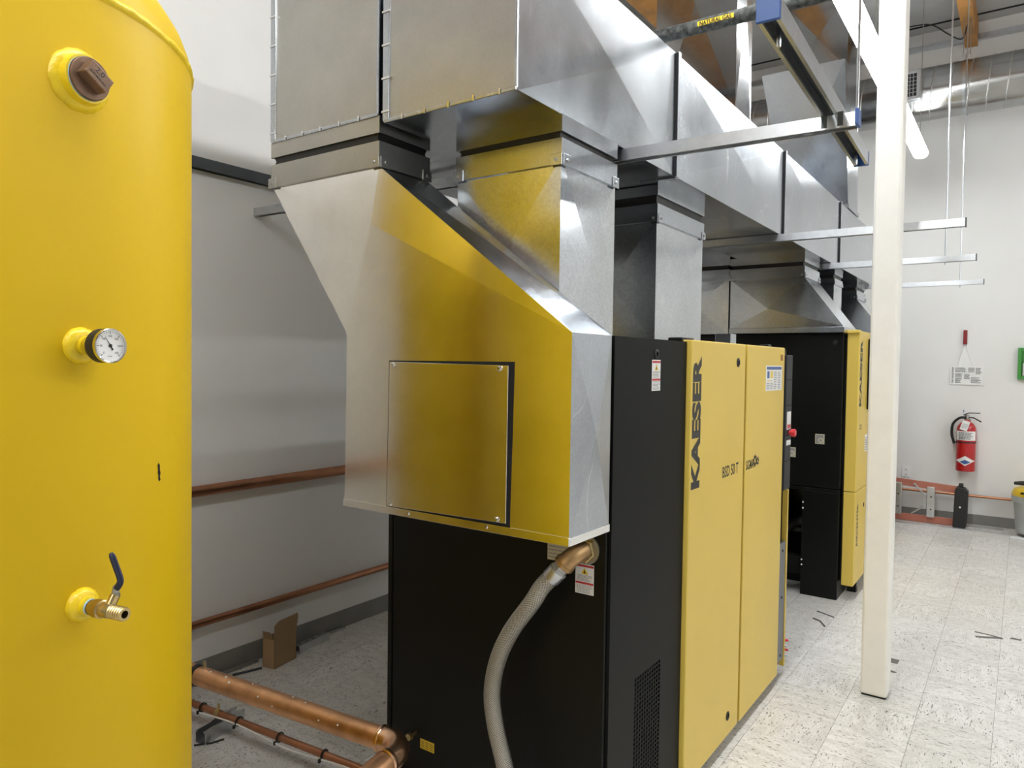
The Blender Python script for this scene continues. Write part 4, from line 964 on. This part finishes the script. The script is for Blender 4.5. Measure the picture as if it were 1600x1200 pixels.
ft = MB().prism([(-.545, 0), (-.435, 0), (-.425, .10), (-.42, .37), (-.45, .40), (-.52, .41), (-.535, .36)], (0, LY - .075, 0), (0, LY + .055, 0), X_, Z_).build('foot_boot', 'rubber_black', ld, bevel=.008)
MB().box(-.505, -.465, LY - .03, LY + .02, .395, .44).build('boot_knob', 'rubber_black', ft, bevel=.004)
MB().lathe((-.485, LY - .076, .21), -Y_, [(0, .012), (.004, .009)], 12).build('boot_rivet', 'chrome', ft)
tag(MB().box(-2.6, -.04, 8.385, 8.425, 0, .010).build('floor_track', 'aluminium', bevel=.002), 'long flat aluminium track lying on the floor in front of the ladder', 'track')
tag(MB().box(-.55, -.12, 8.62, 8.66, 0, .010).build('metal_strip', 'steel_dull', bevel=.002), 'short grey metal strip on the floor right of the ladder', 'strip')
# mop bucket
bk = thing('mop_bucket', 'grey mop bucket with yellow top at the right edge', 'bucket', (.14, 8.50, 0))
MB().lathe((.14, 8.50, .03), Z_, [(0, .150), (.01, .165), (.30, .190), (.30, .205), (.36, .208), (.365, .195)], 40).build('bucket_body', 'bucket_grey', bk, smooth=40)
MB().lathe((.14, 8.50, .385), Z_, [(0, .205), (.03, .205), (.07, .185), (.09, .13), (.092, .02)], 40).build('lid', 'bucket_yellow', bk, smooth=40)
MB().box(.005, .035, 8.29, 8.32, .425, .440).build('lid_slot', 'gap_black', bk)
MB().tube([(-.045, 8.46, .505), (.02, 8.44, .512), (.08, 8.46, .512), (.16, 8.50, .508)], [.014, .022, .022, .022], 10).build('handle_grip', 'rubber_black', bk, smooth=50)
MB().lathe((.10, 8.47, .47), Z_, [(0, .05), (.03, .04)], 20).build('grip_base', 'rubber_black', bk)
for k in range(4): a = PI / 4 + k * PI / 2; MB().lathe((.14 + .12 * math.cos(a) - .012, 8.50 + .12 * math.sin(a), .022), X_, [(0, .022), (.024, .022)], 14).build('caster', 'rubber_black', bk)
M = frame((-.07, 8.30, .0008), Vector((.97, -.22, 0)), Vector((.22, .97, 0)))
tag(MB(M).box(0, .22, 0, .13, 0, .0008).build('paper_sheet', 'paper_white'), 'white sheet of paper on the floor beside the bucket', 'paper')

# ================================================================== FLOOR SCRAPS
def scrap(pts, r, label, cat='scrap', mat='scuff_grey', fl=.35):
    tag(MB().tube(pts, r, 6, flat=fl).build('floor_scrap', mat), label, cat)
scrap([(-1.05, 4.83, .003), (-1.0, 4.80, .003), (-.955, 4.715, .003)], .006, 'small dark metal scrap on the floor before the second compressor')
scrap([(-1.06, 4.99, .002), (-.945, 4.93, .002)], .004, 'thin straight wire scrap on the floor before the second compressor', 'wire', 'steel_dark')
scrap([(-.20, 5.19, .002), (-.13, 5.18, .002), (-.06, 5.16, .002)], .004, 'thin dark scrap on the right aisle floor', 'wire')
M = frame((-.17, 5.08, 0), X_, Y_)
def patch(o, outl, label):
    b = MB(); f1 = [b.p(o[0] + x, o[1] + y, .0002) for x, y in outl]; f2 = [b.p(o[0] + x, o[1] + y, .0012) for x, y in outl]
    b.bridge(f1, f2); b.f.append(f2); b.f.append(f1[::-1]); tag(b.build('tape_residue', 'scuff_grey'), label, 'tape')
patch((-.14, 5.12), [(-.05, -.03), (.0, -.012), (.05, .02), (.085, .03), (.08, .055), (.03, .04), (-.02, .012), (-.055, -.005)], 'curved dark tape residue on the right aisle floor')
patch((-.535, 4.40), [(-.02, -.035), (.022, -.035), (.024, .03), (-.018, .035)], 'square grey tape residue right of the column')
patch((-.530, 4.245), [(-.025, -.012), (.02, -.018), (.03, .0), (-.015, .014)], 'small dark tape residue right of the column, the nearer piece')
patch((.005, 5.20), [(-.03, -.015), (.025, -.012), (.03, .012), (-.02, .018)], 'small dark tape residue at the right edge of the floor')

# loose cable under the ceiling near the far wall
tag(MB().tube(spline([(-1.62, 8.2, 4.99), (-1.05, 8.2, 4.982), (-.838, 8.2, 4.953), (-.686, 8.2, 4.826), (-.574, 8.2, 4.754), (-.53, 8.2, 4.88)], 6), .006, 8).build('cable', 'rubber_black', smooth=60), 'thin dark cable sagging below the ceiling by the wooden joist', 'cable')
